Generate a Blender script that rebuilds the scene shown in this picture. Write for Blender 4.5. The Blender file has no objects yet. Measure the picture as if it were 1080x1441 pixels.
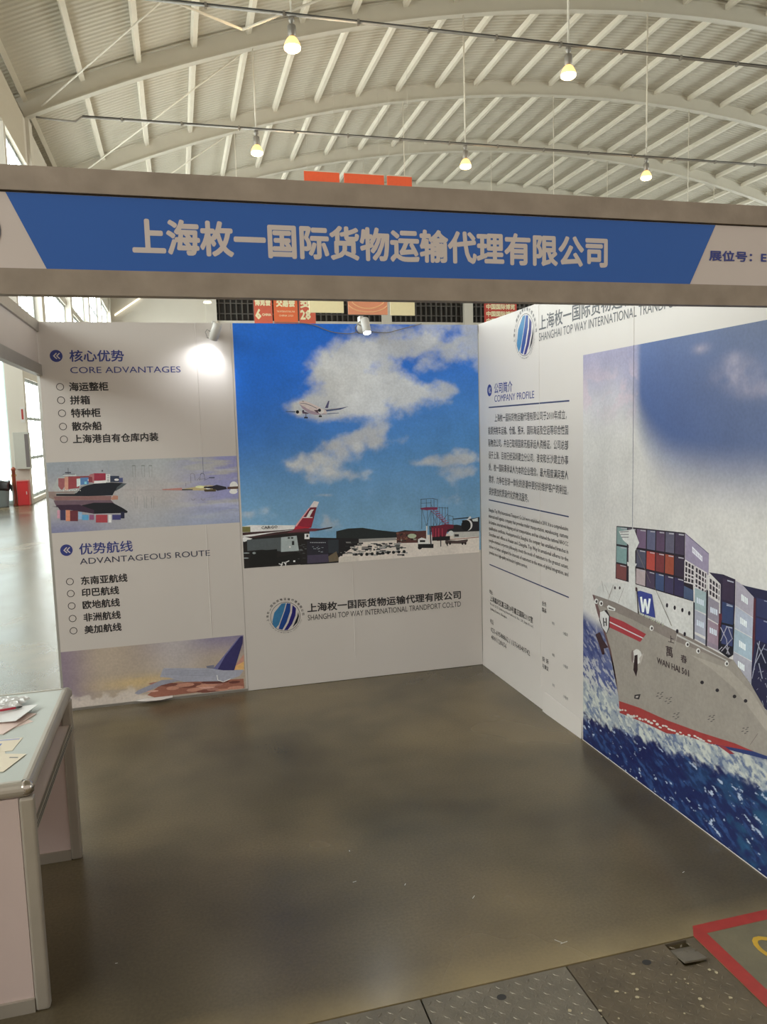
import bpy, bmesh, math, random
import numpy as np
from mathutils import Vector, Matrix
random.seed(11)
PI = math.pi
SC = bpy.context.scene
C = SC.collection

# ------------------------------------------------------------------ camera
cam_data = bpy.data.cameras.new('camera')
cam_data.sensor_fit = 'HORIZONTAL'
cam_data.sensor_width = 36.0
cam_data.lens = 36.0 * 1081.55 / 1080.0
cam_data.clip_start = 0.05
cam_data.clip_end = 400
cam = bpy.data.objects.new('camera', cam_data); C.objects.link(cam)
yaw, pitch, roll = 0.25940, -0.10900, -0.02820
cy, sy, cp, sp = math.cos(yaw), math.sin(yaw), math.cos(pitch), math.sin(pitch)
fwd = Vector((sy*cp, cy*cp, sp)); rt = Vector((cy, -sy, 0)); up = rt.cross(fwd)
r2 = rt*math.cos(roll) + up*math.sin(roll); u2 = -rt*math.sin(roll) + up*math.cos(roll)
M = Matrix((r2, u2, -fwd)).transposed().to_4x4()
M.translation = Vector((0.8222, -2.3543, 1.8237))
cam.matrix_world = M
SC.camera = cam

# ------------------------------------------------------------------ world, view
world = bpy.data.worlds.new('world'); SC.world = world; world.use_nodes = True
wb = world.node_tree.nodes['Background']
wb.inputs[0].default_value = (1.0, 0.90, 0.79, 1); wb.inputs[1].default_value = 0.70
SC.view_settings.view_transform = 'Standard'; SC.view_settings.look = 'None'
SC.view_settings.gamma = 1.0; SC.view_settings.use_curve_mapping = False
SC.view_settings.exposure = 0.0

# ------------------------------------------------------------------ helpers
def lin(c):
    return tuple(((v/255+.055)/1.055)**2.4 if v > 10 else v/255/12.92 for v in c)

def mat(name, col, rough=.5, metal=0.0, var=0.0, scale=8.0, bump=0.0, bscale=60.0, spec=.5, emit=None, estr=0.0, rvar=0.0, tint=None):
    m = bpy.data.materials.new(name); m.use_nodes = True
    nt = m.node_tree; b = nt.nodes['Principled BSDF']
    b.inputs['Base Color'].default_value = (*col, 1); b.inputs['Roughness'].default_value = rough
    b.inputs['Metallic'].default_value = metal; b.inputs['Specular IOR Level'].default_value = spec
    tc = nt.nodes.new('ShaderNodeTexCoord')
    if var or rvar:
        n = nt.nodes.new('ShaderNodeTexNoise'); n.inputs['Scale'].default_value = scale; n.inputs['Detail'].default_value = 5
        nt.links.new(tc.outputs['Object'], n.inputs['Vector'])
        if var:
            mx = nt.nodes.new('ShaderNodeMix'); mx.data_type = 'RGBA'
            mx.inputs[6].default_value = (*[c*(1-var) for c in col], 1)
            mx.inputs[7].default_value = (*(tint or [min(1, c*(1+var)) for c in col]), 1)
            nt.links.new(n.outputs['Fac'], mx.inputs[0]); nt.links.new(mx.outputs[2], b.inputs['Base Color'])
        if rvar:
            mr = nt.nodes.new('ShaderNodeMapRange'); mr.inputs[3].default_value = rough-rvar; mr.inputs[4].default_value = rough+rvar
            mr.inputs[1].default_value = .3; mr.inputs[2].default_value = .7
            nt.links.new(n.outputs['Fac'], mr.inputs[0]); nt.links.new(mr.outputs[0], b.inputs['Roughness'])
    if bump:
        n2 = nt.nodes.new('ShaderNodeTexNoise'); n2.inputs['Scale'].default_value = bscale; n2.inputs['Detail'].default_value = 4
        nt.links.new(tc.outputs['Object'], n2.inputs['Vector'])
        bp = nt.nodes.new('ShaderNodeBump'); bp.inputs['Strength'].default_value = bump; bp.inputs['Distance'].default_value = .01
        nt.links.new(n2.outputs['Fac'], bp.inputs['Height']); nt.links.new(bp.outputs[0], b.inputs['Normal'])
    if emit:
        b.inputs['Emission Color'].default_value = (*emit, 1); b.inputs['Emission Strength'].default_value = estr
    return m

def ink(name, rough=.42):
    m = bpy.data.materials.new(name); m.use_nodes = True
    nt = m.node_tree; b = nt.nodes['Principled BSDF']; b.inputs['Roughness'].default_value = rough
    b.inputs['Specular IOR Level'].default_value = .4
    a = nt.nodes.new('ShaderNodeAttribute'); a.attribute_name = 'ink'
    tc = nt.nodes.new('ShaderNodeTexCoord'); prev = a.outputs['Color']
    for sc_, lo in ((5.0, .93), (70.0, .93)):      # print grain and uneven ink
        n = nt.nodes.new('ShaderNodeTexNoise'); n.inputs['Scale'].default_value = sc_; n.inputs['Detail'].default_value = 4
        nt.links.new(tc.outputs['Object'], n.inputs['Vector'])
        r = nt.nodes.new('ShaderNodeMapRange'); r.inputs[1].default_value = .3; r.inputs[2].default_value = .7; r.inputs[3].default_value = lo; r.inputs[4].default_value = 1.08
        nt.links.new(n.outputs['Fac'], r.inputs[0])
        mx = nt.nodes.new('ShaderNodeVectorMath'); mx.operation = 'SCALE'
        nt.links.new(prev, mx.inputs[0]); nt.links.new(r.outputs[0], mx.inputs['Scale']); prev = mx.outputs[0]
    nt.links.new(prev, b.inputs['Base Color'])
    return m

class MB:
    def __init__(s): s.v = []; s.f = []; s.c = []
    def add(s, vs, fs, col=None):
        n = len(s.v); s.v += [tuple(v) for v in vs]; s.f += [tuple(i+n for i in f) for f in fs]; s.c += [col]*len(fs)
        return s
    def box(s, x0, x1, y0, y1, z0, z1, col=None):
        return s.add([(x0,y0,z0),(x1,y0,z0),(x1,y1,z0),(x0,y1,z0),(x0,y0,z1),(x1,y0,z1),(x1,y1,z1),(x0,y1,z1)],
              [(0,3,2,1),(4,5,6,7),(0,1,5,4),(1,2,6,5),(2,3,7,6),(3,0,4,7)], col)
    def tube(s, pts, r, n=10, caps=True):
        pts = [Vector(p) for p in pts]; rings = []; k = len(pts)
        rr = r if isinstance(r, (list, tuple)) else [r]*k
        ref = None
        for i, p in enumerate(pts):
            d = (pts[min(i+1, k-1)] - pts[max(i-1, 0)]).normalized()
            if ref is None: ref = Vector((0,0,1)) if abs(d.z) < .9 else Vector((1,0,0))
            a = d.cross(ref).normalized(); b = a.cross(d).normalized(); ref = b
            rings.append([p + a*rr[i]*math.cos(2*PI*j/n) + b*rr[i]*math.sin(2*PI*j/n) for j in range(n)])
        vs = [v for R in rings for v in R]; fs = []
        for i in range(k-1):
            for j in range(n): fs.append((i*n+j, i*n+(j+1)%n, (i+1)*n+(j+1)%n, (i+1)*n+j))
        if caps: fs.append(tuple(range(n))[::-1]); fs.append(tuple((k-1)*n+j for j in range(n)))
        return s.add(vs, fs)
    def prism(s, pts, off):
        n = len(pts); o = Vector(off); a = [Vector(p) for p in pts]
        return s.add(a + [p+o for p in a], [tuple(range(n))[::-1], tuple(range(n, 2*n))] + [(i, (i+1)%n, n+(i+1)%n, n+i) for i in range(n)])
    def obj(s, name, m, parent=None, smooth=False, loc=None):
        me = bpy.data.meshes.new(name); me.from_pydata(s.v, [], s.f)
        if any(c is not None for c in s.c):
            at = me.attributes.new('ink', 'FLOAT_COLOR', 'FACE')
            at.data.foreach_set('color', np.array([(*(c or (0,0,0)), 1) for c in s.c], dtype=np.float32).ravel())
        me.materials.append(m)
        if smooth: me.polygons.foreach_set('use_smooth', [True]*len(me.polygons))
        me.update()
        o = bpy.data.objects.new(name, me); C.objects.link(o)
        if parent: o.parent = parent
        if loc: o.location = loc
        return o

def lathe(prof, n=24, org=(0,0,0)):
    m = MB(); vs = []; fs = []
    for (r, z) in prof:
        for j in range(n): vs.append((org[0]+r*math.cos(2*PI*j/n), org[1]+r*math.sin(2*PI*j/n), org[2]+z))
    for i in range(len(prof)-1):
        for j in range(n): fs.append((i*n+j, i*n+(j+1)%n, (i+1)*n+(j+1)%n, (i+1)*n+j))
    fs.append(tuple(range(n))[::-1]); k = (len(prof)-1)*n; fs.append(tuple(k+j for j in range(n)))
    return m.add(vs, fs)

def bevel(o, w=.004, seg=2):
    md = o.modifiers.new('bevel', 'BEVEL'); md.width = w; md.segments = seg; md.limit_method = 'ANGLE'; md.angle_limit = math.radians(40)
    return o

def thing(name, label, cat, loc=(0,0,0), rotz=0, group=None):
    o = bpy.data.objects.new(name, None); C.objects.link(o); o.location = loc; o.rotation_euler = (0,0,rotz)
    o.empty_display_size = .1
    return tag(o, label, cat, group)
def tag(o, label, cat, group=None):
    o['label'] = label; o['category'] = cat
    if group: o['group'] = group
    return o
def struct(o): o['kind'] = 'structure'; return o
def copy_tree(o, parent=None):
    c = o.copy(); C.objects.link(c); c.parent = parent
    for ch in list(o.children): copy_tree(ch, c)
    return c

# printed surfaces: a frame turns (u, v, h) in metres into space; h lifts off the surface
BACK = lambda u, v, h=0: (u, 2.9965-h, v)
RIGHT = lambda u, v, h=0: (2.9965-h, 3.0-u, v)
FRONT = lambda u, v, h=0: (u, -.0125-h, v)
FLOOR = lambda u, v, h=0: (u, v, h+.0008)

def decode(s):
    out = []
    for row in s.strip().split('\n'):
        t = row.split(); c = tuple((int(x)/255)**2 for x in t[:3])
        n = [int(x)/2000 for x in t[3:]]
        out.append((c, list(zip(n[::2], n[1::2]))))
    return out

def print_polys(name, polys, frame, m, parent, base=.0006, step=.00012):
    mb = MB(); boxes = []
    for c, pts in polys:
        us = [p[0] for p in pts]; vs = [p[1] for p in pts]; b = (min(us), max(us), min(vs), max(vs)); L = 0
        for (q, l) in boxes:
            if b[0] < q[1] and b[1] > q[0] and b[2] < q[3] and b[3] > q[2]: L = max(L, l+1)
        boxes.append((b, L))
        ar = sum(pts[i-1][0]*pts[i][1]-pts[i][0]*pts[i-1][1] for i in range(len(pts)))
        if ar < 0: pts = pts[::-1]
        mb.add([frame(u, v, base+L*step) for u, v in pts], [tuple(range(len(pts)))], c)
    o = mb.obj(name, m, parent)
    bm = bmesh.new(); bm.from_mesh(o.data); bmesh.ops.triangulate(bm, faces=bm.faces[:]); bm.to_mesh(o.data); bm.free()
    return o

def vnoise(x, y, seed):
    rng = np.random.RandomState(seed); T = rng.rand(256, 256)
    xi = np.floor(x).astype(int); yi = np.floor(y).astype(int); fx = x-xi; fy = y-yi
    fx = fx*fx*(3-2*fx); fy = fy*fy*(3-2*fy)
    g = lambda a, b: T[a & 255, b & 255]
    return (g(xi, yi)*(1-fx)+g(xi+1, yi)*fx)*(1-fy)+(g(xi, yi+1)*(1-fx)+g(xi+1, yi+1)*fx)*fy
def fbm(x, y, seed=1, octv=5):
    t = 0; a = .5; s = 0
    for k in range(octv): t = t+a*vnoise(x*2**k+k*17.3, y*2**k+k*7.7, seed+k); s += a; a *= .55
    return t/s
def sstep(a, b, x):
    t = np.clip((x-a)/(b-a), 0, 1); return t*t*(3-2*t)
def mixc(c, d, t): return c*(1-t[..., None]) + np.array(d)*t[..., None]

def print_field(name, frame, u0, u1, v0, v1, res, fn, m, parent, h=.0004):
    nu = int(round((u1-u0)/res))+1; nv = int(round((v1-v0)/res))+1
    U, V = np.meshgrid(np.linspace(u0, u1, nu), np.linspace(v0, v1, nv))
    col = np.clip(fn(U, V), 0, 1)
    P = np.array(frame(0, 0, h), float); du = np.array(frame(1, 0, h))-P; dv = np.array(frame(0, 1, h))-P
    co = P + U[..., None]*du + V[..., None]*dv
    me = bpy.data.meshes.new(name)
    i = np.arange(nu*nv).reshape(nv, nu)
    q = np.stack([i[:-1, :-1], i[:-1, 1:], i[1:, 1:], i[1:, :-1]], -1).reshape(-1, 4)
    me.vertices.add(nu*nv); me.vertices.foreach_set('co', co.ravel().astype(np.float32))
    me.loops.add(q.size); me.loops.foreach_set('vertex_index', q.ravel().astype(np.int32))
    me.polygons.add(len(q)); me.polygons.foreach_set('loop_start', np.arange(0, q.size, 4, dtype=np.int32))
    me.update(calc_edges=True)
    at = me.attributes.new('ink', 'FLOAT_COLOR', 'POINT')
    at.data.foreach_set('color', np.concatenate([col, np.ones_like(col[..., :1])], -1).astype(np.float32).ravel())
    me.materials.append(m)
    o = bpy.data.objects.new(name, me); C.objects.link(o); o.parent = parent
    return o

def text(name, s, frame, u0, v0, w, hgt, m, parent, bold=0.0, h=.0009, rot=0.0, res=3, shear=0.0, keep=False):
    """the writing s fitted into the box (u0, v0)-(u0+w, v0+hgt) of a surface"""
    cu = bpy.data.curves.new(name, 'FONT'); cu.body = s; cu.size = 1; cu.resolution_u = res
    tmp = bpy.data.objects.new(name, cu); C.objects.link(tmp)
    dg = bpy.context.evaluated_depsgraph_get(); me = bpy.data.meshes.new_from_object(tmp.evaluated_get(dg))
    bpy.data.objects.remove(tmp); bpy.data.curves.remove(cu)
    n = len(me.vertices); co = np.zeros(n*3, np.float32); me.vertices.foreach_get('co', co); co = co.reshape(-1, 3)
    a = co.min(0); b = co.max(0); sx = w/max(1e-6, b[0]-a[0]); sy_ = hgt/max(1e-6, b[1]-a[1])
    if keep: sx = min(sx, sy_)
    x = (co[:, 0]-a[0])*sx; y = (co[:, 1]-a[1])*sy_; x = x+shear*y
    H_ = np.full(n, h)
    if bold > 0: bold *= 1.35
    if bold > 0:      # heavier weight: the glyphs repeated with tiny shifts, each copy a hair further out
        dirs = ((1, 0), (-1, 0), (0, 1), (0, -1), (.7, .7), (-.7, .7), (.7, -.7), (-.7, -.7)) if bold > .018 else ((1, .5), (-1, -.5), (.3, -1))
        nf = len(me.polygons); vs = [(float(p), float(q)) for p, q in zip(x, y)]; fs = [tuple(p.vertices) for p in me.polygons]
        X = [x]; Y = [y]; HH = [H_]; F = list(fs)
        for i, (dx, dy) in enumerate(dirs):
            X.append(x+dx*bold*sx); Y.append(y+dy*bold*sy_); HH.append(H_-.00003*(i+1)); F += [tuple(v+n*(i+1) for v in f) for f in fs]
        x = np.concatenate(X); y = np.concatenate(Y); H_ = np.concatenate(HH); n = len(x)
        me = bpy.data.meshes.new(name); me.from_pydata(np.zeros((n, 3)).tolist(), [], F)
    cr, sr = math.cos(rot), math.sin(rot)
    U = u0+x*cr-y*sr; V = v0+x*sr+y*cr
    P = np.array(frame(0, 0, h), float); dn = (np.array(frame(0, 0, 1), float)-np.array(frame(0, 0, 0), float)); du = np.array(frame(1, 0, h))-P; dv = np.array(frame(0, 1, h))-P
    co2 = P+U[:, None]*du+V[:, None]*dv+(H_-h)[:, None]*dn
    me.vertices.foreach_set('co', co2.ravel().astype(np.float32)); me.materials.clear(); me.materials.append(m); me.update(); me.name = name
    o = bpy.data.objects.new(name, me); C.objects.link(o); o.parent = parent
    return o

def ring(name, frame, u, v, r0, r1, m, parent, n=28, h=.0009, sx=1.0):
    mb = MB(); vs = []
    for k in range(n):
        t = 2*PI*k/n; vs.append(frame(u+r0*math.cos(t)*sx, v+r0*math.sin(t), h)); vs.append(frame(u+r1*math.cos(t)*sx, v+r1*math.sin(t), h))
    fs = [(2*k, 2*k+1, (2*k+3) % (2*n), (2*k+2) % (2*n)) for k in range(n)]
    return mb.add(vs, fs).obj(name, m, parent)
def disc(name, frame, u, v, r, m, parent, n=32, h=.0009, clip=None):
    pts = [(u+r*math.cos(2*PI*k/n), v+r*math.sin(2*PI*k/n)) for k in range(n)]
    return MB().add([frame(a, b, h) for a, b in pts], [tuple(range(n))]).obj(name, m, parent)
def rects(name, frame, L, m, parent, h=.0009):
    mb = MB()
    for (a, b, c, d) in L: mb.add([frame(a, c, h), frame(b, c, h), frame(b, d, h), frame(a, d, h)], [(0, 1, 2, 3)])
    return mb.obj(name, m, parent)
def poly(name, frame, pts, m, parent, h=.0009):
    return MB().add([frame(u, v, h) for u, v in pts], [tuple(range(len(pts)))]).obj(name, m, parent)

# ------------------------------------------------------------------ materials
m_white = mat('white_vinyl', (.665, .615, .58), .40, var=.025, scale=3)
m_panel = mat('white_laminate', (.62, .60, .58), .5, var=.03)
m_alu = mat('brushed_aluminium', (.42, .40, .37), .38, metal=.75, var=.1, scale=12)
m_beam = mat('worn_taped_aluminium', (.33, .265, .205), .55, metal=.15, var=.35, scale=11, bump=.15, bscale=30, tint=(.42, .345, .275))
m_black = mat('black_ink', (.018, .016, .018), .5)
m_grey_ink = mat('grey_ink', (.10, .10, .11), .5)
m_navy = mat('navy_ink', (.03, .045, .24), .45)
m_ink = ink('print_ink'); m_field = ink('print_field_ink', .40)
m_roof = mat('roof_sheet', (.58, .545, .46), .6, var=.06, scale=.8)
m_steel = mat('white_painted_steel', (.62, .585, .50), .5, var=.05, scale=2)
m_steel2 = mat('cream_painted_steel', (.80, .75, .64), .5, var=.05, scale=2)
m_hallwall = mat('cream_plaster', (.62, .58, .51), .8, var=.06, scale=.5)
m_dark = mat('dark_metal', (.03, .028, .026), .5)
m_gal = mat('galvanised_conduit', (.30, .28, .25), .45, metal=.5)
m_sign_blue = mat('sign_blue', (.016, .105, .42), .45, var=.05, scale=2)
m_sign_white = mat('sign_white', (.62, .54, .50), .5, var=.03)
m_red = mat('red_paint', (.36, .035, .028), .5, var=.25, scale=20)
m_orange = mat('orange_fabric', (.80, .12, .045), .7, var=.08)
m_cream = mat('cream_fabric', (.82, .74, .48), .7, var=.05)
m_cap = mat('chrome_cap', (.55, .50, .45), .2, metal=1.0, var=.2, scale=60)
m_glasslit = mat('daylit_window_glass', (.8, .85, .85), .2, emit=(.93, 1.0, .97), estr=6.0)

# ------------------------------------------------------------------ the hall: floor, roof, walls
def floor_material():
    m = bpy.data.materials.new('polished_concrete'); m.use_nodes = True; nt = m.node_tree; b = nt.nodes['Principled BSDF']
    N = lambda t: nt.nodes.new(t); L = nt.links.new
    tc = N('ShaderNodeTexCoord')
    n1 = N('ShaderNodeTexNoise'); n1.inputs['Scale'].default_value = .85; n1.inputs['Detail'].default_value = 3; n1.inputs['Distortion'].default_value = .2
    n2 = N('ShaderNodeTexNoise'); n2.inputs['Scale'].default_value = 3.5; n2.inputs['Detail'].default_value = 2
    n3 = N('ShaderNodeTexNoise'); n3.inputs['Scale'].default_value = 90; n3.inputs['Detail'].default_value = 3
    for n in (n1, n2, n3): L(tc.outputs['Object'], n.inputs['Vector'])
    cr = N('ShaderNodeValToRGB'); L(n1.outputs['Fac'], cr.inputs[0])
    e = cr.color_ramp.elements; e[0].position = .30; e[0].color = (.070, .056, .034, 1); e[1].position = .70; e[1].color = (.200, .150, .082, 1)
    x = e.new(.5); x.color = (.126, .099, .058, 1)
    mx = N('ShaderNodeMix'); mx.data_type = 'RGBA'; mx.blend_type = 'OVERLAY'; mx.inputs[0].default_value = .16
    L(cr.outputs[0], mx.inputs[6]); L(n2.outputs['Fac'], mx.inputs[7])
    mx2 = N('ShaderNodeMix'); mx2.data_type = 'RGBA'; mx2.blend_type = 'OVERLAY'; mx2.inputs[0].default_value = .26
    L(mx.outputs[2], mx2.inputs[6]); L(n3.outputs['Fac'], mx2.inputs[7])
    # sandy worn stain along the lip of the cable trench
    sx = N('ShaderNodeSeparateXYZ'); L(tc.outputs['Object'], sx.inputs[0])
    mr = N('ShaderNodeMapRange'); mr.inputs[1].default_value = -.02; mr.inputs[2].default_value = -.17; L(sx.outputs['Y'], mr.inputs[0])
    n4 = N('ShaderNodeTexNoise'); n4.inputs['Scale'].default_value = 5; n4.inputs['Detail'].default_value = 6; L(tc.outputs['Object'], n4.inputs['Vector'])
    mm = N('ShaderNodeMath'); mm.operation = 'MULTIPLY'; L(mr.outputs[0], mm.inputs[0]); L(n4.outputs['Fac'], mm.inputs[1])
    mx3 = N('ShaderNodeMix'); mx3.data_type = 'RGBA'; mx3.inputs[7].default_value = (.34, .26, .13, 1)
    L(mm.outputs[0], mx3.inputs[0]); L(mx2.outputs[2], mx3.inputs[6]); L(mx3.outputs[2], b.inputs['Base Color'])
    rr = N('ShaderNodeMapRange'); rr.inputs[1].default_value = 0; rr.inputs[2].default_value = 1; rr.inputs[3].default_value = .16; rr.inputs[4].default_value = .34
    L(n1.outputs['Fac'], rr.inputs[0]); L(rr.outputs[0], b.inputs['Roughness'])
    b.inputs['Specular IOR Level'].default_value = .5
    return m
m_floor = floor_material()
m_apron = mat('scuffed_grey_concrete', (.15, .13, .082), .55, var=.3, scale=9, bump=.2, bscale=80, tint=(.22, .19, .12))
TY0, TY1 = -.165, -.66
f = MB(); f.box(-14, 47, TY1-30, TY1, -.12, 0); f.box(-14, 47, TY0, 57, -.12, 0)
f.box(2.5, 47, TY1, TY0, -.12, -.0); f.box(-14, 2.5, TY1, TY0, -.16, -.10)
floor = struct(f.obj('floor', m_floor))
apron = MB().add([(2.552, -.168, .0006), (2.552, -.62, .0006), (4.2, -.62, .0006), (4.2, -.168, .0006)], [(0, 1, 2, 3)]).obj('bare_concrete_patch', m_apron, floor)
# chequered cover plates
m_plate = mat('chequered_steel', (.20, .175, .135), .42, metal=.45, var=.3, scale=14, bump=.2, bscale=120, rvar=.1, tint=(.30, .26, .20))
m_plate2 = mat('worn_brown_plate', (.13, .105, .075), .55, metal=.25, var=.35, scale=9, bump=.25, bscale=60, tint=(.20, .155, .10))
m_pale = mat('pale_paint_fleck', (.50, .42, .27), .7, var=.3, scale=40)
def plate(x0, x1, m, lugs=True, hole=None, hatch=None):
    y0, y1 = TY1+.004, TY0-.004; mb = MB()
    z0, z1 = -.012, -.002
    if hatch:
        a, b, c, d = hatch
        mb.box(x0, a, y0, y1, z0, z1); mb.box(b, x1, y0, y1, z0, z1); mb.box(a, b, y0, c, z0, z1); mb.box(a, b, d, y1, z0, z1)
    else: mb.box(x0, x1, y0, y1, z0, z1)
    o = mb.obj('cover_plate', m, floor)
    if lugs:
        lm = MB(); i = 0
        nx = int((x1-x0)/.034); ny = int((y1-y0)/.034)
        for a in range(nx):
            for b in range(ny):
                cx = x0+.018+a*.034; cyy = y0+.018+b*.034
                if hole and math.hypot(cx-hole[0], cyy-hole[1]) < .025: continue
                t = PI/4 if (a+b) % 2 else -PI/4; L_, W_ = .0125, .0036
                d = Vector((math.cos(t), math.sin(t), 0)); n = Vector((-d.y, d.x, 0)); c = Vector((cx, cyy, z1))
                base = [c+d*L_, c+n*W_, c-d*L_, c-n*W_]; top = [c+d*L_*.7+Vector((0,0,.002)), c+n*W_*.5+Vector((0,0,.002)), c-d*L_*.7+Vector((0,0,.002)), c-n*W_*.5+Vector((0,0,.002))]
                lm.add(base+top, [(4,5,6,7),(0,1,5,4),(1,2,6,5),(2,3,7,6),(3,0,4,7)])
        l = lm.obj('tread_lugs', m, o); l['kind'] = 'stuff'
    if hole:
        h = MB().add([(hole[0]+.016*math.cos(2*PI*k/16), hole[1]+.013*math.sin(2*PI*k/16), z1+.0004) for k in range(16)], [tuple(range(16))]).obj('lifting_hole', m_dark, o)
    return o
for (x0, x1) in ((-.54, -.027), (-.023, .477), (.481, .975), (.979, 1.477)): plate(x0, x1, m_plate)
plate(1.483, 1.993, m_plate, hole=(1.731, -.236))
pl = plate(1.999, 2.496, m_plate2, lugs=True, hole=(2.264, -.232), hatch=(2.375, 2.462, -.287, -.172))
lid = MB().add([(2.378,-.200,-.010),(2.462,-.196,-.016),(2.462,-.286,.004),(2.376,-.284,.006)]+[(2.378,-.200,-.004),(2.462,-.196,-.010),(2.462,-.286,.010),(2.376,-.284,.012)],
   [(3,2,1,0),(4,5,6,7),(0,1,5,4),(1,2,6,5),(2,3,7,6),(3,0,4,7)]).obj('hatch_lid', m_plate, pl)
rg = random.Random(4); fm = MB()
for k in range(46):
    x = rg.uniform(2.02, 2.48) if k > 12 else rg.uniform(1.55, 2.0); y = rg.uniform(-.5, -.27); r = rg.choice([.002, .003, .004, .007])
    if 2.37 < x < 2.47 and y > -.3: continue
    fm.add([(x+r*rg.uniform(.6, 1.2)*math.cos(2*PI*j/7), y+r*rg.uniform(.5, 1.1)*math.sin(2*PI*j/7), .0008) for j in range(7)], [tuple(range(7))])
fo = fm.obj('paint_flecks', m_pale, floor); fo['kind'] = 'stuff'
# painted red outline and yellow figure
rd = MB(); rd.box(2.553, 4.3, -.166, -.118, 0, .0008); rd.box(2.498, 2.552, -.64, -.166, 0, .0008); rd.add([(2.553,-.118,.0008),(2.53,-.118,.0008),(2.498,-.166,.0008),(2.553,-.166,.0008)], [(0,1,2,3)])
rd.obj('red_paint_line', m_red, floor)
m_yel = mat('yellow_paint', (.55, .33, .03), .6, var=.3, scale=25)
yl = MB(); P = []
for k in range(14):
    t = 2*PI*k/14; ex = .055 if math.cos(t) > 0 else .04
    P.append((Vector((2.700+ex*math.cos(t), -.295+.062*math.sin(t), .0012)), Vector((2.700+(ex-.017)*math.cos(t), -.295+.042*math.sin(t), .0012))))
for k in range(14): a, b = P[k], P[(k+1) % 14]; yl.add([a[0], b[0], b[1], a[1]], [(0,1,2,3)])
yl.obj('yellow_painted_figure', m_yel, floor)
sc = MB()
for (x, y, l, t) in ((2.03,-.05,.03,-.9), (2.045,-.062,.03,.15), (1.61,.44,.012,1), (2.71,.18,.012,.3), (1.84,.28,.02,.8), (1.45,.75,.01,1.5), (1.42,.52,.016,.2), (.52,.3,.008,0)):
    d = Vector((math.cos(t), math.sin(t), 0)); n = Vector((-d.y, d.x, 0))*.0012; c = Vector((x, y, .0009)); sc.add([c-d*l/2-n, c+d*l/2-n, c+d*l/2+n, c-d*l/2+n], [(0,1,2,3)])
so = sc.obj('scratch_marks', mat('pale_scratch', (.6, .57, .5), .6), floor); so['kind'] = 'stuff'

# roof
X0, ZC, R0, DP = 21.6, -42.5, 59.56, .65
HALF = math.asin(24.74/R0)
def arcp(th, r, y): return (X0+r*math.sin(th), y, ZC+r*math.cos(th))
YB = [2.7+7.32*k for k in range(-2, 8)]   # arch planes
seg = 76; per = .22; y = -11.94; ys = []
while y < 56.4: ys += [(y, 0), (y+.07, 0), (y+.11, .035), (y+.18, .035)]; y += per
vs = np.array([arcp(-HALF-.02+(2*HALF+.04)*i/seg, R0+DP+.01+hh, yy) for (yy, hh) in ys for i in range(seg+1)])
nI = seg+1; idx = np.arange(len(ys)*nI).reshape(len(ys), nI)
q = np.stack([idx[:-1, :-1], idx[:-1, 1:], idx[1:, 1:], idx[1:, :-1]], -1).reshape(-1, 4)
me = bpy.data.meshes.new('ceiling'); me.from_pydata(vs.tolist(), [], q.tolist()); me.materials.append(m_roof)
ceiling = struct(bpy.data.objects.new('ceiling', me)); C.objects.link(ceiling)
def arch_mesh():
    mb = MB(); n = 60
    prof = [(-.14, 0), (.14, 0), (.14, .03), (.012, .03), (.012, DP-.03), (.14, DP-.03), (.14, DP), (-.14, DP), (-.14, DP-.03), (-.012, DP-.03), (-.012, .03), (-.14, .03)]
    k = len(prof); V_ = []; F = []
    for i in range(n+1):
        th = -HALF+2*HALF*i/n
        for (dy, dr) in prof: V_.append(arcp(th, R0+dr, dy))
    for i in range(n):
        for j in range(k): F.append((i*k+j, i*k+(j+1) % k, (i+1)*k+(j+1) % k, (i+1)*k+j))
    return mb.add(V_, F)
arch0 = None
for yb in YB:
    if arch0 is None: arch0 = arch_mesh().obj('roof_arch', m_steel, ceiling, loc=(0, yb, 0)); o = arch0
    else: o = arch0.copy(); C.objects.link(o); o.location = (0, yb, 0)
TH = 1.87/60.1; th0 = math.asin((.3-X0)/60.1)
pm = MB(); pm.box(-.075, .075, .02, 7.30, .0, .21)
pur = None
for yb in YB[3:]:
    k = -2
    while True:
        th = th0+TH*k; k += 1
        if th < -HALF: continue
        if th > HALF: break
        if pur is None: pur = pm.obj('purlin', m_steel2, ceiling); o = pur
        else: o = pur.copy(); C.objects.link(o)
        o.location = arcp(th, R0+DP-.215, yb); o.rotation_euler = (0, th, 0)
# wind bracing and rods hanging from the arches
def rod(name, a, b, r, parent=ceiling, m=m_steel2, n=6): return MB().tube([a, b], r, n).obj(name, m, parent, True)
def onarch(x, yb, d=.12): th = math.asin((x-X0)/R0); return arcp(th, R0+d, yb)
for i in range(4, 9):
    rod('brace_rod', onarch(-2.6, YB[i+1]-.15 if i+1 < len(YB) else YB[i]+7), onarch(3.9, YB[i]+.15), .028)
for yb, xs in ((YB[6], (3.89, 11.35, 18.71, 26.05, 33.3)), (YB[7], (11.3, 18.67, 25.97, 33.27)), (YB[8], (11.3, 18.7, 26, 33.3))):
    for x in xs: rod('hanger_rod', onarch(x, yb, 0), (x, yb, 11.85), .018)
    rod('conduit_pipe', (-1.5, yb, 11.85), (45, yb, 11.85), .03, m=m_gal)

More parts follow.
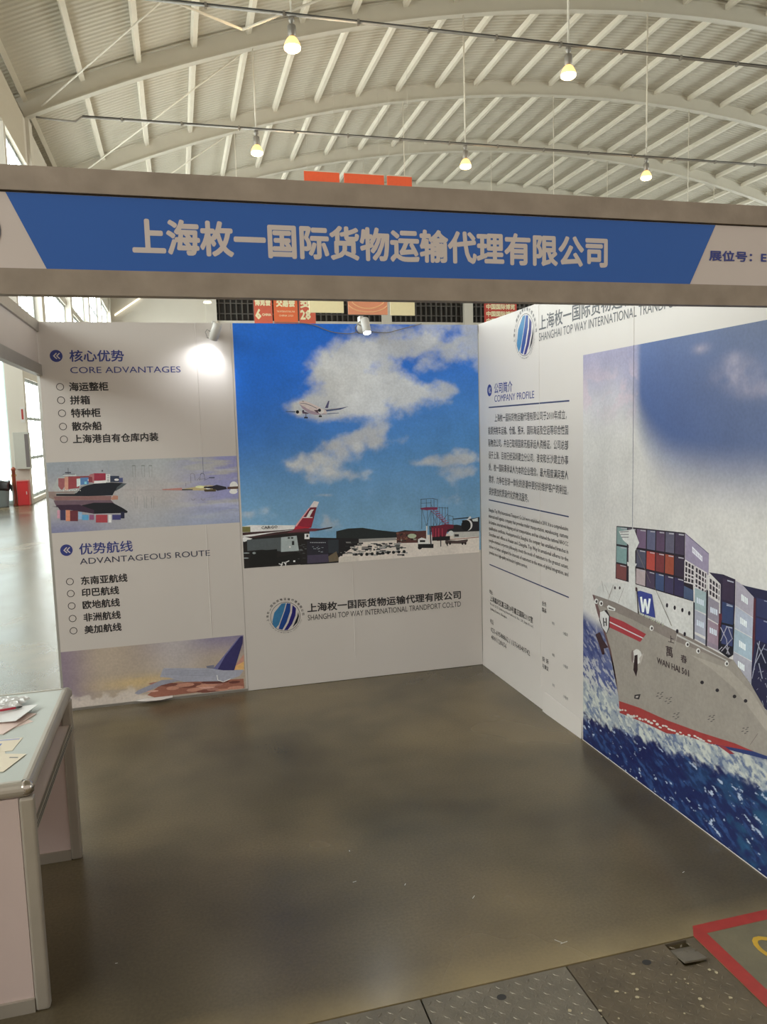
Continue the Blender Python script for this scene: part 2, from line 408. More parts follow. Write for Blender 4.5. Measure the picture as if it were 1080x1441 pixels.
# walls of the hall
XL = -3.14
wl = MB()
wl.box(XL-.9, XL, 24.0, 56, 10.15, 11.55); 
wl.box(XL-.35, XL, 20.9, 56, 0, .12); wl.box(XL-.3, XL-.05, 20.9, 56, 3.5, 3.8); wl.box(XL-.3, XL-.05, 20.9, 56, 7.1, 7.35)
wall_left = struct(wl.obj('wall_left', m_hallwall))
MB().box(XL-.9, XL, -12, 24.0, 10.15, 11.55).obj('eaves_beam', mat('beige_eaves_beam', (.52, .47, .38), .7, var=.05), wall_left)
for yb in YB[6:] : MB().box(XL-.55, XL+.12, yb-.3, yb+.3, 0, 11.6).obj('column', m_hallwall, wall_left)
MB().box(XL-.45, XL, 20.72, 20.98, 0, 10.15).obj('column', m_hallwall, wall_left)
MB().box(XL-.5, XL+.1, 24.37, 24.97, 3.6, 11.6).obj('column', m_hallwall, wall_left)
stub = struct(MB().box(-9, XL-.45, 20.84, 20.95, 0, 10.15).obj('wall_stub', mat('pale_blue_white_paint', (.66, .74, .73), .7, var=.04)))
m_frost = mat('frosted_daylit_panel', (.7, .78, .78), .35, emit=(.84, .97, .96), estr=1.7)
for k in range(5): MB().box(-8.9+k*1.055, -7.87+k*1.055, 20.80, 20.835, .12, 6.2).obj('frosted_panel', m_frost, stub)
struct(MB().box(-9.2, -9, -12, 20.95, 0, 4.2).box(-9.2, -9, -12, 20.95, 9.5, 12).obj('wall_left_near', m_hallwall))
MBw = []
m_mull = mat('grey_window_frame', (.42, .46, .46), .5)
wn = 1
def window(y0, y1, z0, z1, x, nv, nh):
    global wn
    w = struct(thing('window_%d' % wn, 'tall daylit hall window with grey bars in the left wall', 'window')); wn += 1
    del w['label'], w['category']
    MB().box(x-.03, x-.02, y0, y1, z0, z1).obj('pane', m_glasslit, w)
    fr = MB(); fr.box(x-.06, x+.02, y0, y0+.08, z0, z1); fr.box(x-.06, x+.02, y1-.08, y1, z0, z1); fr.box(x-.06, x+.02, y0, y1, z0, z0+.08); fr.box(x-.06, x+.02, y0, y1, z1-.08, z1)
    fr.obj('frame', m_mull, w)
    for i in range(1, nv): yy = y0+(y1-y0)*i/nv; MB().box(x-.05, x+.02, yy-.035, yy+.035, z0, z1).obj('mullion', m_mull, w)
    for i in range(1, nh): zz = z0+(z1-z0)*i/nh; MB().box(x-.05, x+.03, y0, y1, zz-.04, zz+.04).obj('transom', m_mull, w)
edges = [20.98, 24.37] + [v for yb in YB[6:] for v in (yb-.3, yb+.3)]
window(20.98, 24.37, .12, 3.5, XL-.15, 5, 3); window(20.98, 24.3, 3.8, 7.1, XL-.15, 3, 2); window(20.98, 24.3, 7.35, 10.15, XL-.15, 3, 2)
for a, b in ((24.97, 31.69), (32.29, 39.01), (39.61, 46.33), (46.93, 53.65)):
    for (z0, z1) in ((.12, 3.5), (3.8, 7.1), (7.35, 10.15)): window(a, b, z0, z1, XL-.15, 5, 2)
window(-11.5, 20.7, 4.2, 9.5, -9.05, 12, 2)
window(-11.5, 55.9, 4.0, 10.8, 46.44, 12, 2)  # unseen right-wall window, added to light the ceiling from that side
# far wall with the gallery
wf = MB(); wf.box(-4.2, 46.6, 56.05, 56.4, 0, 9.95); wf.box(-4.2, 46.6, 56.05, 56.4, 11.75, 17.9); wf.box(-4.2, 3.75, 56.05, 56.4, 9.95, 11.75); wf.box(6.9, 7.4, 56.0, 56.4, 9.95, 11.75)
wall_far = struct(wf.obj('wall_far', m_hallwall))
MB().box(-4.2, 46.6, 56.6, 56.7, 9.9, 11.8).obj('gallery_recess', m_dark, wall_far)
m_slat = mat('grey_louvre_slat', (.10, .09, .08), .6)
sl = MB(); k = 3.9
while k < 30: sl.box(k, k+.09, 56.3, 56.5, 9.95, 11.75); k += .42
MB().box(3.75, 30, 56.28, 56.36, 10.45, 10.52).box(3.75, 30, 56.28, 56.36, 11.2, 11.27).obj('gallery_rail', m_slat, wall_far)
sl.obj('louvre_slats', m_slat, wall_far)['kind'] = 'stuff'
for x in (3.4, 16.6, 23.3): MB().box(x, x+.75, 55.8, 56.1, 0, 15).obj('column', m_hallwall, wall_far)
struct(MB().box(46.5, 46.8, -12, 56, 0, 11.9).obj('wall_right', m_hallwall))
ls = MB().prism([(-2.9, 55.9, 10.2), (-1.0, 55.9, 11.5), (-1.0, 55.9, 11.6), (-2.9, 55.9, 10.3)], (0, .1, 0))
tag(ls.obj('strip_light', mat('strip_light_glow', (1, .95, .8), .5, emit=(1, .93, .75), estr=1.7)), 'thin glowing strip light slanting up the far wall above the white panel', 'light')

# ------------------------------------------------------------------ the stand: walls and headers
def octpost(x, y, z0, z1, r=.02):
    return MB().tube([(x, y, z0), (x, y, z1)], r, 8)
H = 2.553
bw = thing('partition_wall', 'rear modular partition wall of the stand, three panels wide, behind the airport graphic', 'wall', (1.5, 3.03, 0))
def put(mb, name, m, par, smooth=False):
    mb.v = [(v[0]-par.location.x, v[1]-par.location.y, v[2]-par.location.z) for v in mb.v]; return mb.obj(name, m, par, smooth)
for k in range(3):
    bevel(put(MB().box(k+.02, k+.98, 3.012, 3.028, .03, H-.03), 'panel', m_panel, bw), .002)
for x in (0, 1, 2): put(octpost(x+(.004 if x == 0 else 0), 3.02, 0, H), 'post', m_alu, bw)
put(octpost(3.022, 3.02, 0, H), 'post', m_alu, bw)
for (z0, z1) in ((0, .035), (H-.04, H-.004)):
    put(MB().box(.02, 3.0, 3.001, 3.036, z0, z1), 'rail', m_alu, bw)
rw = thing('partition_wall', 'right modular partition wall running forward from the corner behind the ship graphic', 'wall', (3.03, 1.5, 0))
for k in range(3): bevel(put(MB().box(3.012, 3.028, k+.02, k+.98-(.02 if k == 2 else 0), .03, H-.03), 'panel', m_panel, rw), .002)
for y in (0, 1, 2): put(octpost(3.02, y, 0, H), 'post', m_alu, rw)
for (z0, z1) in ((0, .035), (H-.04, H-.004)): put(MB().box(3.001, 3.036, .02, 2.98, z0, z1), 'rail', m_alu, rw)

# front header
hd = thing('header_board', 'long front header with blue company name sign between two worn aluminium beams', 'sign', (0, 0, 2.215))
put(MB().box(-.02, 3.02, -.02, .02, 2.490, 2.555), 'top_rail', m_beam, hd); put(MB().box(-.02, 3.02, -.02, .02, 2.215, 2.284), 'bottom_rail', m_beam, hd)
m_groove = mat('shadow_groove', (.05, .045, .04), .6)
put(MB().box(-.02, 3.02, -.008, .008, 2.484, 2.490), 'groove', m_groove, hd)
bevel(put(MB().box(0, 3.0, -.0118, .004, 2.284, 2.486), 'sign_board', m_sign_white, hd), .001)
def hp(fn, *a, **k): o = fn(*a, **k); o.location = (0, 0, -2.215); return o
hp(poly, 'blue_field', FRONT, [(.398+.015, 2.485), (.503, 2.2845), (2.556, 2.2845), (2.655, 2.485)], m_sign_blue, hd, h=.0004)
hp(text, 'company_name', '上海枚一国际货物运输代理有限公司', FRONT, .735, 2.334, 1.500, .094, m_sign_white, hd, bold=.026, h=.001)
hp(text, 'stand_number', '展位号：E15', FRONT, 2.632, 2.366, .285, .034, m_navy, hd, bold=.022, h=.001)
hp(disc, 'grey_emblem', FRONT, .335, 2.385, .060, mat('sign_grey', (.12, .12, .13), .5), hd, h=.0006)
for x in (0.0, 3.02):
    p = octpost(x, -.0 if x == 0 else -.0, 0, 2.215 if x == 0 else 2.215, .022)
    tag(p.obj('corner_post', m_alu, None, False), 'slim aluminium corner post holding the %s end of the front header' % ('left' if x == 0 else 'right'), 'post')
# side header
sh = thing('header_board', 'blank side header above the open left side, running back to the white wall', 'sign', (0, .02, 2.215))
put(MB().box(-.02, .02, .02, 2.995, 2.490, 2.555), 'top_rail', m_alu, sh); put(MB().box(-.02, .02, .02, 2.995, 2.215, 2.284), 'bottom_rail', m_alu, sh)
bevel(put(MB().box(-.006, .006, .022, 2.99, 2.284, 2.490), 'blank_board', m_sign_white, sh), .001)

# ------------------------------------------------------------------ graphics on the walls
CLOUDS = [[1.987,2.295,0.194,0.135,1],[2.194,2.124,0.271,0.155,1],[2.445,2.068,0.222,0.121,1],[1.894,2.111,0.157,0.102,0.9],[2.291,2.379,0.272,0.137,0.9],[2.712,2.448,0.379,0.139,0.75],[2.082,1.954,0.178,0.085,0.8],[1.65,2.014,0.102,0.059,0.9],[1.784,1.961,0.139,0.068,0.7],[2.86,2.308,0.171,0.105,0.5],[1.65,1.592,0.12,0.055,0.9],[1.824,1.619,0.14,0.072,0.9],[2.038,1.706,0.197,0.086,1],[2.237,1.769,0.109,0.078,0.8],[1.907,1.504,0.213,0.052,0.7],[2.102,1.487,0.108,0.053,0.6],[2.258,1.881,0.109,0.052,0.5],[2.656,1.561,0.209,0.046,0.85],[2.885,1.579,0.116,0.046,0.8],[1.797,1.37,0.123,0.02,0.5],[1.346,1.248,0.152,0.051,0.6],[1.86,1.167,0.16,0.07,0.5],[2.436,1.702,0.074,0.053,0.3],[2.524,2.31,0.13,0.061,-0.7],[2.744,2.186,0.17,0.052,-0.5],[2.705,2.099,0.151,0.052,0.4]]
PRINTS = {
'apron': """243 233 225 3765 1744 3788 2001 4050 2052 5966 2063 5961 1744
161 160 158 4051 2070 4663 2062 4662 2013 4049 2018
37 43 45 3777 2199 3951 2227 4161 2225 4372 2181 4674 2131 4801 2151 5055 2118 5052 1970 4654 2052 4051 2066 3772 2053
92 55 53 4674 2131 5129 2124 5125 1947 4670 1968
54 40 38 4972 2007 4961 1997 4939 1995 4921 2004 4922 2016 4940 2022 4962 2018
126 85 68 4801 2102 4796 2094 4785 2093 4776 2099 4777 2109 4785 2114 4796 2111
126 85 68 4796 2042 4792 2036 4783 2035 4775 2040 4776 2048 4783 2052 4792 2050
43 46 41 4812 1996 4806 1985 4795 1983 4786 1991 4786 2003 4795 2010 4807 2007
126 85 68 4753 2036 4747 2024 4736 2022 4727 2031 4728 2044 4737 2052 4748 2049
126 85 68 4709 2020 4699 2013 4676 2013 4658 2019 4659 2027 4677 2031 4699 2028
126 85 68 5106 2023 5100 2011 5088 2009 5078 2018 5079 2032 5088 2039 5101 2036
43 46 41 4779 1992 4773 1984 4759 1983 4748 1989 4748 1998 4760 2003 4773 2000
54 40 38 4769 2093 4763 2082 4748 2080 4737 2089 4737 2101 4749 2108 4763 2104
147 150 134 4942 2027 4937 2019 4927 2018 4919 2024 4919 2032 4928 2037 4938 2035
126 85 68 4830 2021 4822 2012 4806 2010 4792 2018 4793 2030 4806 2036 4823 2032
54 40 38 4732 1994 4721 1986 4697 1986 4678 1993 4679 2001 4698 2006 4721 2002
43 46 41 4870 2037 4863 2028 4848 2027 4837 2034 4837 2044 4849 2050 4864 2047
126 85 68 4708 2109 4700 2097 4681 2096 4666 2105 4667 2118 4682 2125 4700 2121
43 46 41 4749 2082 4743 2074 4728 2073 4717 2080 4717 2088 4729 2093 4743 2090
54 40 38 4925 2006 4916 1995 4898 1994 4884 2002 4884 2014 4899 2021 4917 2017
43 46 41 4866 2068 4855 2063 4831 2063 4812 2068 4812 2075 4831 2078 4855 2075
126 85 68 4842 2031 4836 2020 4821 2018 4810 2027 4810 2040 4822 2047 4836 2043
147 150 134 4930 2062 4923 2052 4909 2050 4898 2058 4899 2070 4910 2077 4924 2074
147 150 134 4976 2009 4965 2003 4940 2003 4921 2009 4921 2016 4941 2019 4965 2016
43 46 41 4711 1994 4707 1983 4697 1981 4690 1989 4690 2001 4698 2008 4707 2004
43 46 41 4841 2076 4836 2064 4824 2061 4815 2070 4816 2084 4825 2092 4836 2088
147 150 134 4978 1999 4968 1993 4946 1993 4928 1999 4928 2006 4946 2009 4968 2006
43 46 41 5004 1979 4999 1971 4988 1969 4980 1976 4980 1985 4989 1991 5000 1988
147 150 134 4756 2008 4751 1997 4740 1994 4731 2003 4731 2016 4741 2024 4752 2020
43 46 41 4974 2077 4963 2068 4939 2067 4920 2075 4921 2086 4940 2092 4964 2088
190 204 174 4977 2054 4963 2034 4928 2023 4885 2026 4851 2041 4839 2063 4852 2082 4887 2093 4930 2090 4964 2075
40 40 45 5204 2190 5613 2183 5967 2090 5966 2054 5202 2098
205 204 201 5554 2076 5966 2063 5965 1982 5553 1987
147 85 75 5291 1967 5959 1978 5960 1969 5291 1958
37 40 44 4235 1958 4298 1954 4297 1928 4234 1932
161 160 159 4276 1831 4379 1824 4379 1803 4276 1811
33 36 38 4657 1946 4723 1942 4722 1923 4656 1928
92 93 92 4656 1915 4746 1909 4745 1885 4655 1891
92 93 92 4442 1986 4492 1983 4491 1963 4441 1967
43 46 50 4206 1923 4293 1918 4292 1896 4205 1902
161 160 159 4725 1914 4765 1911 4764 1886 4724 1889
33 36 38 4410 1951 4490 1945 4489 1928 4409 1933
92 93 92 4484 1850 4538 1846 4537 1825 4483 1829
92 93 92 4710 1903 4812 1896 4811 1884 4709 1891
60 61 64 4335 1936 4387 1932 4387 1921 4335 1924
37 40 44 4144 1949 4238 1943 4238 1929 4144 1935
33 36 38 4540 1858 4579 1855 4578 1832 4539 1834
92 93 92 4383 1833 4432 1829 4432 1810 4382 1814
33 36 38 4195 1836 4236 1833 4235 1813 4195 1816
37 40 44 4489 1951 4570 1945 4570 1925 4488 1930
37 40 44 4745 1800 4784 1797 4783 1771 4744 1774
161 160 159 4235 1974 4276 1972 4275 1962 4235 1965
92 93 92 4258 1889 4289 1887 4288 1875 4258 1877
161 160 159 4685 1976 4744 1972 4743 1958 4685 1962
33 36 38 4653 1857 4724 1853 4723 1825 4652 1830
33 36 38 4461 1974 4531 1970 4531 1954 4461 1959
33 36 38 4216 1946 4251 1944 4251 1927 4215 1930
33 36 38 4482 1925 4519 1923 4518 1902 4481 1905
92 93 92 4357 1963 4392 1961 4392 1950 4356 1953
60 61 64 3997 2003 4067 1998 4066 1978 3996 1983
60 61 64 4238 1853 4308 1849 4308 1832 4237 1837
60 61 64 4368 1914 4450 1908 4450 1892 4367 1898
161 160 159 4447 1947 4553 1939 4552 1921 4446 1928
60 61 64 4006 1858 4055 1854 4055 1828 4005 1831
43 46 50 4357 1977 4433 1972 4432 1954 4356 1959
33 36 38 4026 1996 4082 1992 4082 1975 4026 1978
43 46 50 4198 1846 4286 1840 4286 1826 4198 1833
161 160 159 4636 1853 4685 1850 4684 1831 4635 1835
37 40 44 4385 1845 4482 1839 4481 1813 4384 1820
43 46 50 4573 1931 4642 1926 4642 1911 4573 1916
33 36 38 4552 1980 4606 1977 4605 1955 4552 1958
37 40 44 4096 2014 4166 2010 4165 1988 4096 1993
161 160 159 4671 1881 4697 1880 4696 1856 4670 1858
161 160 159 4444 1872 4547 1865 4547 1844 4443 1851
161 160 159 4353 1879 4437 1873 4436 1848 4352 1853
161 160 159 4628 1968 4723 1962 4722 1940 4627 1946
60 61 64 4435 1880 4498 1875 4498 1861 4434 1865
60 61 64 4356 1902 4421 1898 4421 1883 4355 1887
43 46 50 4315 1906 4344 1904 4344 1882 4315 1884
92 93 92 4617 1842 4697 1836 4696 1827 4616 1833
37 40 44 4321 1988 4379 1984 4378 1966 4320 1970
92 93 92 4637 1941 4715 1936 4715 1909 4636 1914
60 61 64 4674 1802 4758 1797 4757 1779 4673 1785
37 40 44 4458 1919 4496 1916 4495 1896 4457 1898
33 36 38 4414 1879 4500 1873 4500 1859 4414 1865
161 160 159 4429 1864 4526 1857 4526 1846 4428 1852
92 93 92 4062 1899 4126 1894 4125 1879 4061 1883
92 93 92 4279 1993 4361 1988 4360 1976 4279 1982
60 61 64 4510 1937 4613 1930 4612 1911 4509 1918
33 36 38 4192 1913 4237 1910 4237 1887 4191 1890
161 160 159 4737 1831 4834 1824 4834 1806 4737 1813
92 93 92 4128 1889 4205 1884 4205 1874 4127 1879
161 160 159 4019 1871 4084 1866 4084 1849 4018 1854
37 40 44 4662 1893 4714 1890 4714 1866 4662 1869
161 160 159 4405 1928 4500 1921 4499 1894 4404 1901
92 93 92 4513 1949 4547 1946 4546 1919 4512 1921
60 61 64 4367 1960 4450 1955 4449 1939 4367 1944
161 160 159 4210 1846 4292 1840 4292 1816 4209 1822
161 160 159 4095 1871 4172 1866 4171 1842 4094 1847
60 61 64 4728 1910 4757 1908 4756 1880 4728 1882
60 61 64 4557 1915 4590 1913 4590 1904 4557 1906
43 46 50 4141 1927 4242 1920 4241 1899 4141 1906
161 160 159 3995 1941 4091 1934 4090 1914 3994 1920
37 40 44 4238 1925 4278 1923 4278 1902 4237 1904
26 28 29 4082 1834 4074 1818 4057 1812 4039 1820 4033 1838 4041 1854 4058 1860 4075 1852
26 28 29 4161 1834 4153 1817 4136 1812 4119 1820 4112 1838 4120 1854 4137 1860 4154 1852
26 28 29 4241 1834 4233 1817 4215 1811 4198 1820 4191 1837 4199 1854 4217 1860 4234 1852
26 28 29 4320 1834 4313 1817 4295 1811 4278 1820 4271 1837 4279 1854 4296 1860 4314 1852
26 28 29 4400 1834 4393 1817 4375 1811 4357 1820 4351 1837 4359 1854 4376 1860 4394 1852
26 28 29 4481 1834 4473 1817 4455 1811 4438 1819 4431 1837 4439 1854 4457 1860 4474 1852
26 28 29 4562 1834 4554 1817 4536 1811 4518 1819 4511 1837 4519 1854 4537 1860 4555 1851
26 28 29 4643 1834 4635 1817 4617 1811 4599 1819 4592 1837 4600 1854 4618 1860 4636 1851
26 28 29 4724 1833 4716 1817 4698 1811 4680 1819 4673 1837 4681 1854 4699 1860 4717 1851
26 28 29 4805 1833 4798 1816 4779 1810 4762 1819 4755 1837 4763 1854 4781 1860 4798 1851
64 74 98 5063 2592 5059 2453 5052 2453 5055 2593
64 74 98 5143 2588 5140 2448 5132 2449 5136 2588
64 74 98 5216 2584 5213 2444 5206 2445 5209 2585
64 74 98 5262 2582 5259 2442 5252 2442 5255 2582
64 74 98 5317 2579 5314 2439 5307 2439 5310 2580
64 74 98 5048 2595 5240 2599 5241 2592 5048 2588
64 74 98 5241 2599 5318 2574 5316 2567 5239 2592
64 74 98 5058 2534 5211 2535 5211 2529 5058 2529
64 74 98 5071 2461 5063 2154 5056 2154 5063 2461
64 74 98 5158 2456 5151 2149 5144 2149 5151 2456
64 74 98 5213 2453 5206 2145 5199 2146 5206 2453
64 74 98 5250 2451 5243 2143 5236 2143 5243 2451
64 74 98 5305 2448 5299 2140 5291 2140 5298 2448
64 74 98 5346 2463 5339 2137 5332 2138 5339 2464
64 74 98 5389 2461 5382 2134 5375 2135 5381 2462
64 74 98 5435 2459 5428 2132 5421 2132 5428 2459
64 74 98 5476 2456 5469 2129 5462 2130 5469 2457
64 74 98 5321 2460 5478 2442 5477 2435 5320 2453
64 74 98 5476 2333 5556 2314 5554 2307 5475 2326
64 74 98 5488 2328 5486 2190 5478 2191 5481 2329
64 74 98 5555 2310 5553 2186 5545 2187 5548 2311
64 74 98 5483 2264 5551 2257 5550 2251 5483 2259
64 74 98 5076 2444 5133 2194 5128 2193 5071 2443
64 74 98 5128 2195 5206 2419 5211 2417 5133 2193
64 74 98 5211 2419 5299 2185 5293 2183 5206 2417
64 74 98 5302 2342 5243 2186 5238 2188 5297 2344
64 74 98 5312 2185 5464 2353 5469 2349 5317 2181
64 74 98 5321 2360 5428 2177 5423 2175 5316 2358
64 74 98 5213 2507 5319 2308 5315 2305 5208 2505
126 52 86 5045 2462 5137 2471 5311 2462 5310 2430 5136 2426 5048 2444
161 52 89 5236 2431 5301 2436 5302 2425 5237 2420
161 52 89 5261 2401 5326 2406 5327 2396 5262 2391
161 52 89 5286 2372 5351 2377 5352 2366 5288 2361
161 52 89 5311 2342 5376 2347 5378 2337 5313 2331
161 52 89 5337 2312 5402 2317 5403 2307 5338 2302
161 52 89 5362 2283 5427 2288 5428 2277 5363 2272
161 52 89 5387 2253 5453 2258 5454 2247 5389 2242
161 52 89 5413 2223 5478 2228 5479 2217 5414 2212
133 46 68 5212 2421 5466 2177 5460 2171 5206 2415
112 36 56 5203 2172 5426 2203 5556 2186 5555 2133 5462 2121 5422 1999 5218 2012
205 65 89 5235 2152 5232 2020 5223 2020 5226 2153
205 65 89 5281 2149 5278 2017 5269 2017 5272 2150
205 65 89 5328 2147 5325 2014 5315 2014 5318 2147
205 65 89 5383 2143 5380 2010 5371 2011 5374 2144
31 31 35 5218 2021 5497 2021 5496 1958 5217 1968
31 33 38 5360 2038 5356 1870 5341 1871 5345 2039
31 33 38 5457 1997 5461 1872 5446 1872 5443 1997
245 245 245 4997 2005 5053 2026 5162 1989 5170 1935 5208 1959 5216 1914 4995 1920
31 31 32 4996 1934 5235 1919 5233 1858 4994 1874
23 24 26 5053 1872 5050 1863 5041 1855 5028 1852 5014 1852 5002 1858 4994 1866 4991 1877 4994 1886 5003 1894 5015 1897 5029 1896 5042 1891 5050 1882
23 24 26 5230 1887 5227 1876 5217 1867 5204 1863 5189 1864 5176 1870 5167 1880 5164 1891 5167 1903 5177 1911 5190 1916 5205 1915 5218 1909 5227 1899
43 43 45 5025 1989 5107 1984 5106 1954 5024 1959
245 245 245 5147 2193 5142 1990 5124 1991 5128 2194
37 36 41 5194 2191 5206 1889 5188 1889 5176 2191
245 245 245 5209 2048 5218 1941 5208 1941 5200 2048
245 245 245 5558 2058 5553 2041 5540 2028 5522 2022 5502 2023 5484 2032 5472 2046 5468 2063 5473 2080 5486 2093 5504 2099 5524 2098 5541 2089 5554 2075
54 52 54 5569 2043 5638 2038 5638 2003 5568 2007
79 65 64 5421 1963 5608 1942 5778 1954 5778 1931 5739 1889 5420 1913
37 28 29 5465 1910 5460 1896 5448 1890 5436 1897 5431 1913 5437 1927 5449 1933 5460 1926
37 28 29 5512 1907 5507 1893 5495 1887 5483 1894 5478 1910 5483 1924 5495 1930 5507 1923
37 28 29 5709 1894 5704 1879 5692 1874 5680 1881 5675 1897 5680 1911 5692 1917 5704 1910
37 28 29 5756 1891 5751 1876 5739 1871 5727 1878 5722 1893 5728 1908 5740 1914 5752 1907
48 58 72 5554 2279 5802 2287 5803 2270 5555 2263
245 245 245 5774 2253 5818 2299 5841 2285 5811 2233
37 38 43 5689 2241 5970 2278 5966 2063 5743 2086
245 245 245 5858 2164 5852 2135 5837 2110 5814 2093 5786 2084 5756 2086 5729 2098 5707 2118 5692 2145 5688 2175 5693 2204 5708 2228 5731 2246 5759 2255 5789 2253 5816 2241 5839 2221 5853 2194
24 27 30 5829 2159 5824 2131 5810 2106 5790 2089 5765 2080 5739 2082 5715 2093 5695 2113 5682 2139 5678 2168 5683 2196 5697 2221 5717 2238 5742 2247 5768 2245 5793 2234 5812 2214 5825 2188
220 228 231 5850 2249 5945 2267 5944 2213 5868 2218
31 31 35 3325 2139 4104 2073 4102 2008 3798 1817 3803 1744 3501 1744 3246 1752 3261 2127
33 31 32 2456 2227 3233 2217 3391 2199 3375 1782 3246 1756 2570 1759 2456 1758
245 245 245 2456 2347 2567 2360 3189 2320 3179 2260 2856 2256 2669 2247 2456 2258
64 43 45 2456 2262 2856 2261 3203 2266 3394 2255 3391 2199 3058 2212 2589 2179 2456 2194
245 245 245 2456 2222 3076 2254 3202 2255 2934 2240 2575 2200 2456 2201
245 245 245 2456 2194 2482 2201 2589 2168 2479 2131 2456 2137
116 113 68 2456 2344 2566 2337 2565 2263 2456 2267
190 40 58 3171 2264 3205 2319 3268 2306 3419 2293 3418 2272 3330 2259
111 33 50 3202 2319 3405 2557 3509 2562 3420 2277 3268 2302
150 40 58 3205 2319 3296 2420 3464 2410 3420 2285 3268 2302
245 236 240 3405 2562 3473 2649 3543 2632 3511 2559
245 173 174 3189 2310 3399 2557 3415 2556 3211 2303
245 245 245 3352 2425 3403 2509 3428 2529 3468 2530 3448 2507 3400 2425 3445 2419 3438 2410 3304 2418 3311 2427
112 52 64 3171 2260 3330 2270 3546 2250 3725 2267 3716 2251 3472 2218 3265 2223 3074 2219
45 46 56 3473 2234 3725 2267 3712 2247 3521 2223
245 245 245 3319 2191 3391 2186 3388 2111 3316 2116
48 49 53 3346 2178 3371 2176 3370 2140 3344 2141
81 88 92 2511 2157 2985 2161 2977 1963 2713 2005 2511 2000
173 185 188 2985 2161 3207 2171 3230 1953 2976 1955
43 46 48 3136 2100 3169 2098 3167 2041 3133 2043
245 245 245 3120 2017 3115 2007 3105 2004 3095 2008 3091 2019 3096 2029 3106 2032 3116 2027
54 58 61 3114 2145 3108 2135 3094 2132 3081 2137 3076 2147 3082 2157 3096 2160 3109 2155
54 58 61 3161 2142 3155 2132 3142 2129 3128 2134 3123 2144 3129 2154 3143 2157 3156 2152
24 26 27 2565 1991 2923 1998 2918 1879 3253 1944 3247 1792 2524 1781
147 157 162 2627 1963 2619 1953 2602 1949 2584 1955 2578 1967 2585 1977 2603 1981 2620 1975
161 170 174 2541 1969 2527 1965 2494 1965 2462 1969 2456 1972 2456 1978 2463 1980 2495 1980 2528 1976
161 170 174 2527 1899 2514 1895 2483 1895 2456 1899 2456 1910 2484 1910 2514 1906
92 96 98 3249 1978 3272 1976 3272 1969 3248 1971
92 96 98 3240 2029 3288 2025 3288 2020 3240 2024
92 96 98 3307 1983 3338 1981 3338 1976 3307 1978
147 154 156 3209 1965 3230 1963 3230 1953 3208 1954
54 55 58 3237 1914 3300 1909 3300 1904 3237 1909
54 55 58 3285 1933 3305 1931 3304 1923 3285 1925
92 96 98 3316 1978 3341 1976 3340 1969 3315 1970
92 96 98 3209 1844 3233 1842 3232 1836 3209 1837
54 55 58 3277 1851 3322 1848 3322 1837 3277 1841
92 96 98 3236 1962 3290 1958 3289 1950 3236 1953
54 55 58 3211 1944 3253 1941 3253 1929 3210 1932
92 96 98 3288 2008 3308 2007 3308 1999 3288 2000
92 96 98 3281 1918 3316 1915 3316 1910 3281 1912
92 96 98 3235 1974 3282 1971 3281 1959 3235 1962
54 55 58 3315 2016 3355 2013 3355 2005 3314 2008
92 96 98 3269 2044 3323 2040 3322 2035 3269 2038
40 40 50 3347 2087 3653 2083 3649 1762 3342 1761
69 63 83 3347 1881 3650 1876 3649 1762 3342 1765
47 53 61 3653 2086 3807 2076 3801 1882 3654 1892
108 96 78 3649 1844 3769 1908 3805 1767 3653 1762
176 185 192 3394 2066 3410 2065 3410 2054 3394 2055
176 185 192 3420 2064 3436 2063 3435 2052 3419 2053
176 185 192 3445 2062 3461 2061 3461 2050 3445 2051
176 185 192 3471 2061 3487 2060 3487 2048 3471 2050
176 185 192 3497 2059 3513 2058 3512 2047 3496 2048
176 185 192 3523 2057 3539 2056 3538 2045 3522 2046
176 185 192 3548 2056 3564 2055 3564 2043 3548 2044
176 185 192 3574 2054 3590 2053 3590 2042 3574 2043
176 185 192 3600 2052 3616 2051 3616 2040 3600 2041
161 173 182 3509 1932 3529 1931 3529 1923 3509 1924
161 173 182 3515 1972 3535 1970 3534 1962 3515 1964
105 113 125 3493 1961 3512 1959 3512 1951 3492 1953
105 113 125 3500 2003 3519 2001 3519 1993 3500 1995
161 173 182 3562 1981 3582 1980 3581 1972 3562 1973
105 113 125 3556 1915 3576 1914 3575 1905 3556 1907
161 173 182 3437 1973 3456 1972 3456 1964 3437 1965
105 113 125 3547 1982 3566 1981 3566 1973 3547 1974
161 173 182 3501 1970 3520 1968 3520 1960 3501 1962
161 173 182 3541 1919 3561 1918 3560 1910 3541 1911
161 173 182 3459 1971 3478 1969 3478 1961 3459 1963
161 173 182 3423 2001 3443 2000 3442 1992 3423 1993
105 113 125 3555 1926 3575 1925 3574 1917 3555 1918
161 173 182 3483 1986 3502 1985 3502 1977 3483 1978
79 82 83 4021 1930 4081 1926 4080 1909 4020 1913
205 204 198 3972 1962 4037 1957 4036 1942 3972 1946
43 46 48 3883 1875 3937 1871 3936 1860 3883 1864
43 46 48 3900 2043 3961 2039 3960 2029 3900 2033
140 139 137 3827 1891 3845 1889 3845 1881 3827 1883
43 46 48 4080 1857 4153 1852 4153 1833 4079 1838
43 46 48 3984 2014 4009 2013 4009 2003 3984 2005
140 139 137 3914 2036 3985 2031 3984 2015 3914 2020
37 40 41 3838 1949 3895 1945 3895 1936 3837 1940
43 46 48 4025 1960 4050 1958 4049 1948 4025 1949
43 46 48 4067 1951 4095 1949 4095 1942 4067 1943
43 46 48 4001 2031 4081 2026 4081 2011 4000 2017
43 46 48 3838 1877 3899 1873 3899 1864 3837 1868
37 40 41 3808 1855 3856 1852 3856 1834 3808 1837
79 82 83 3923 2022 3994 2018 3993 2007 3923 2012
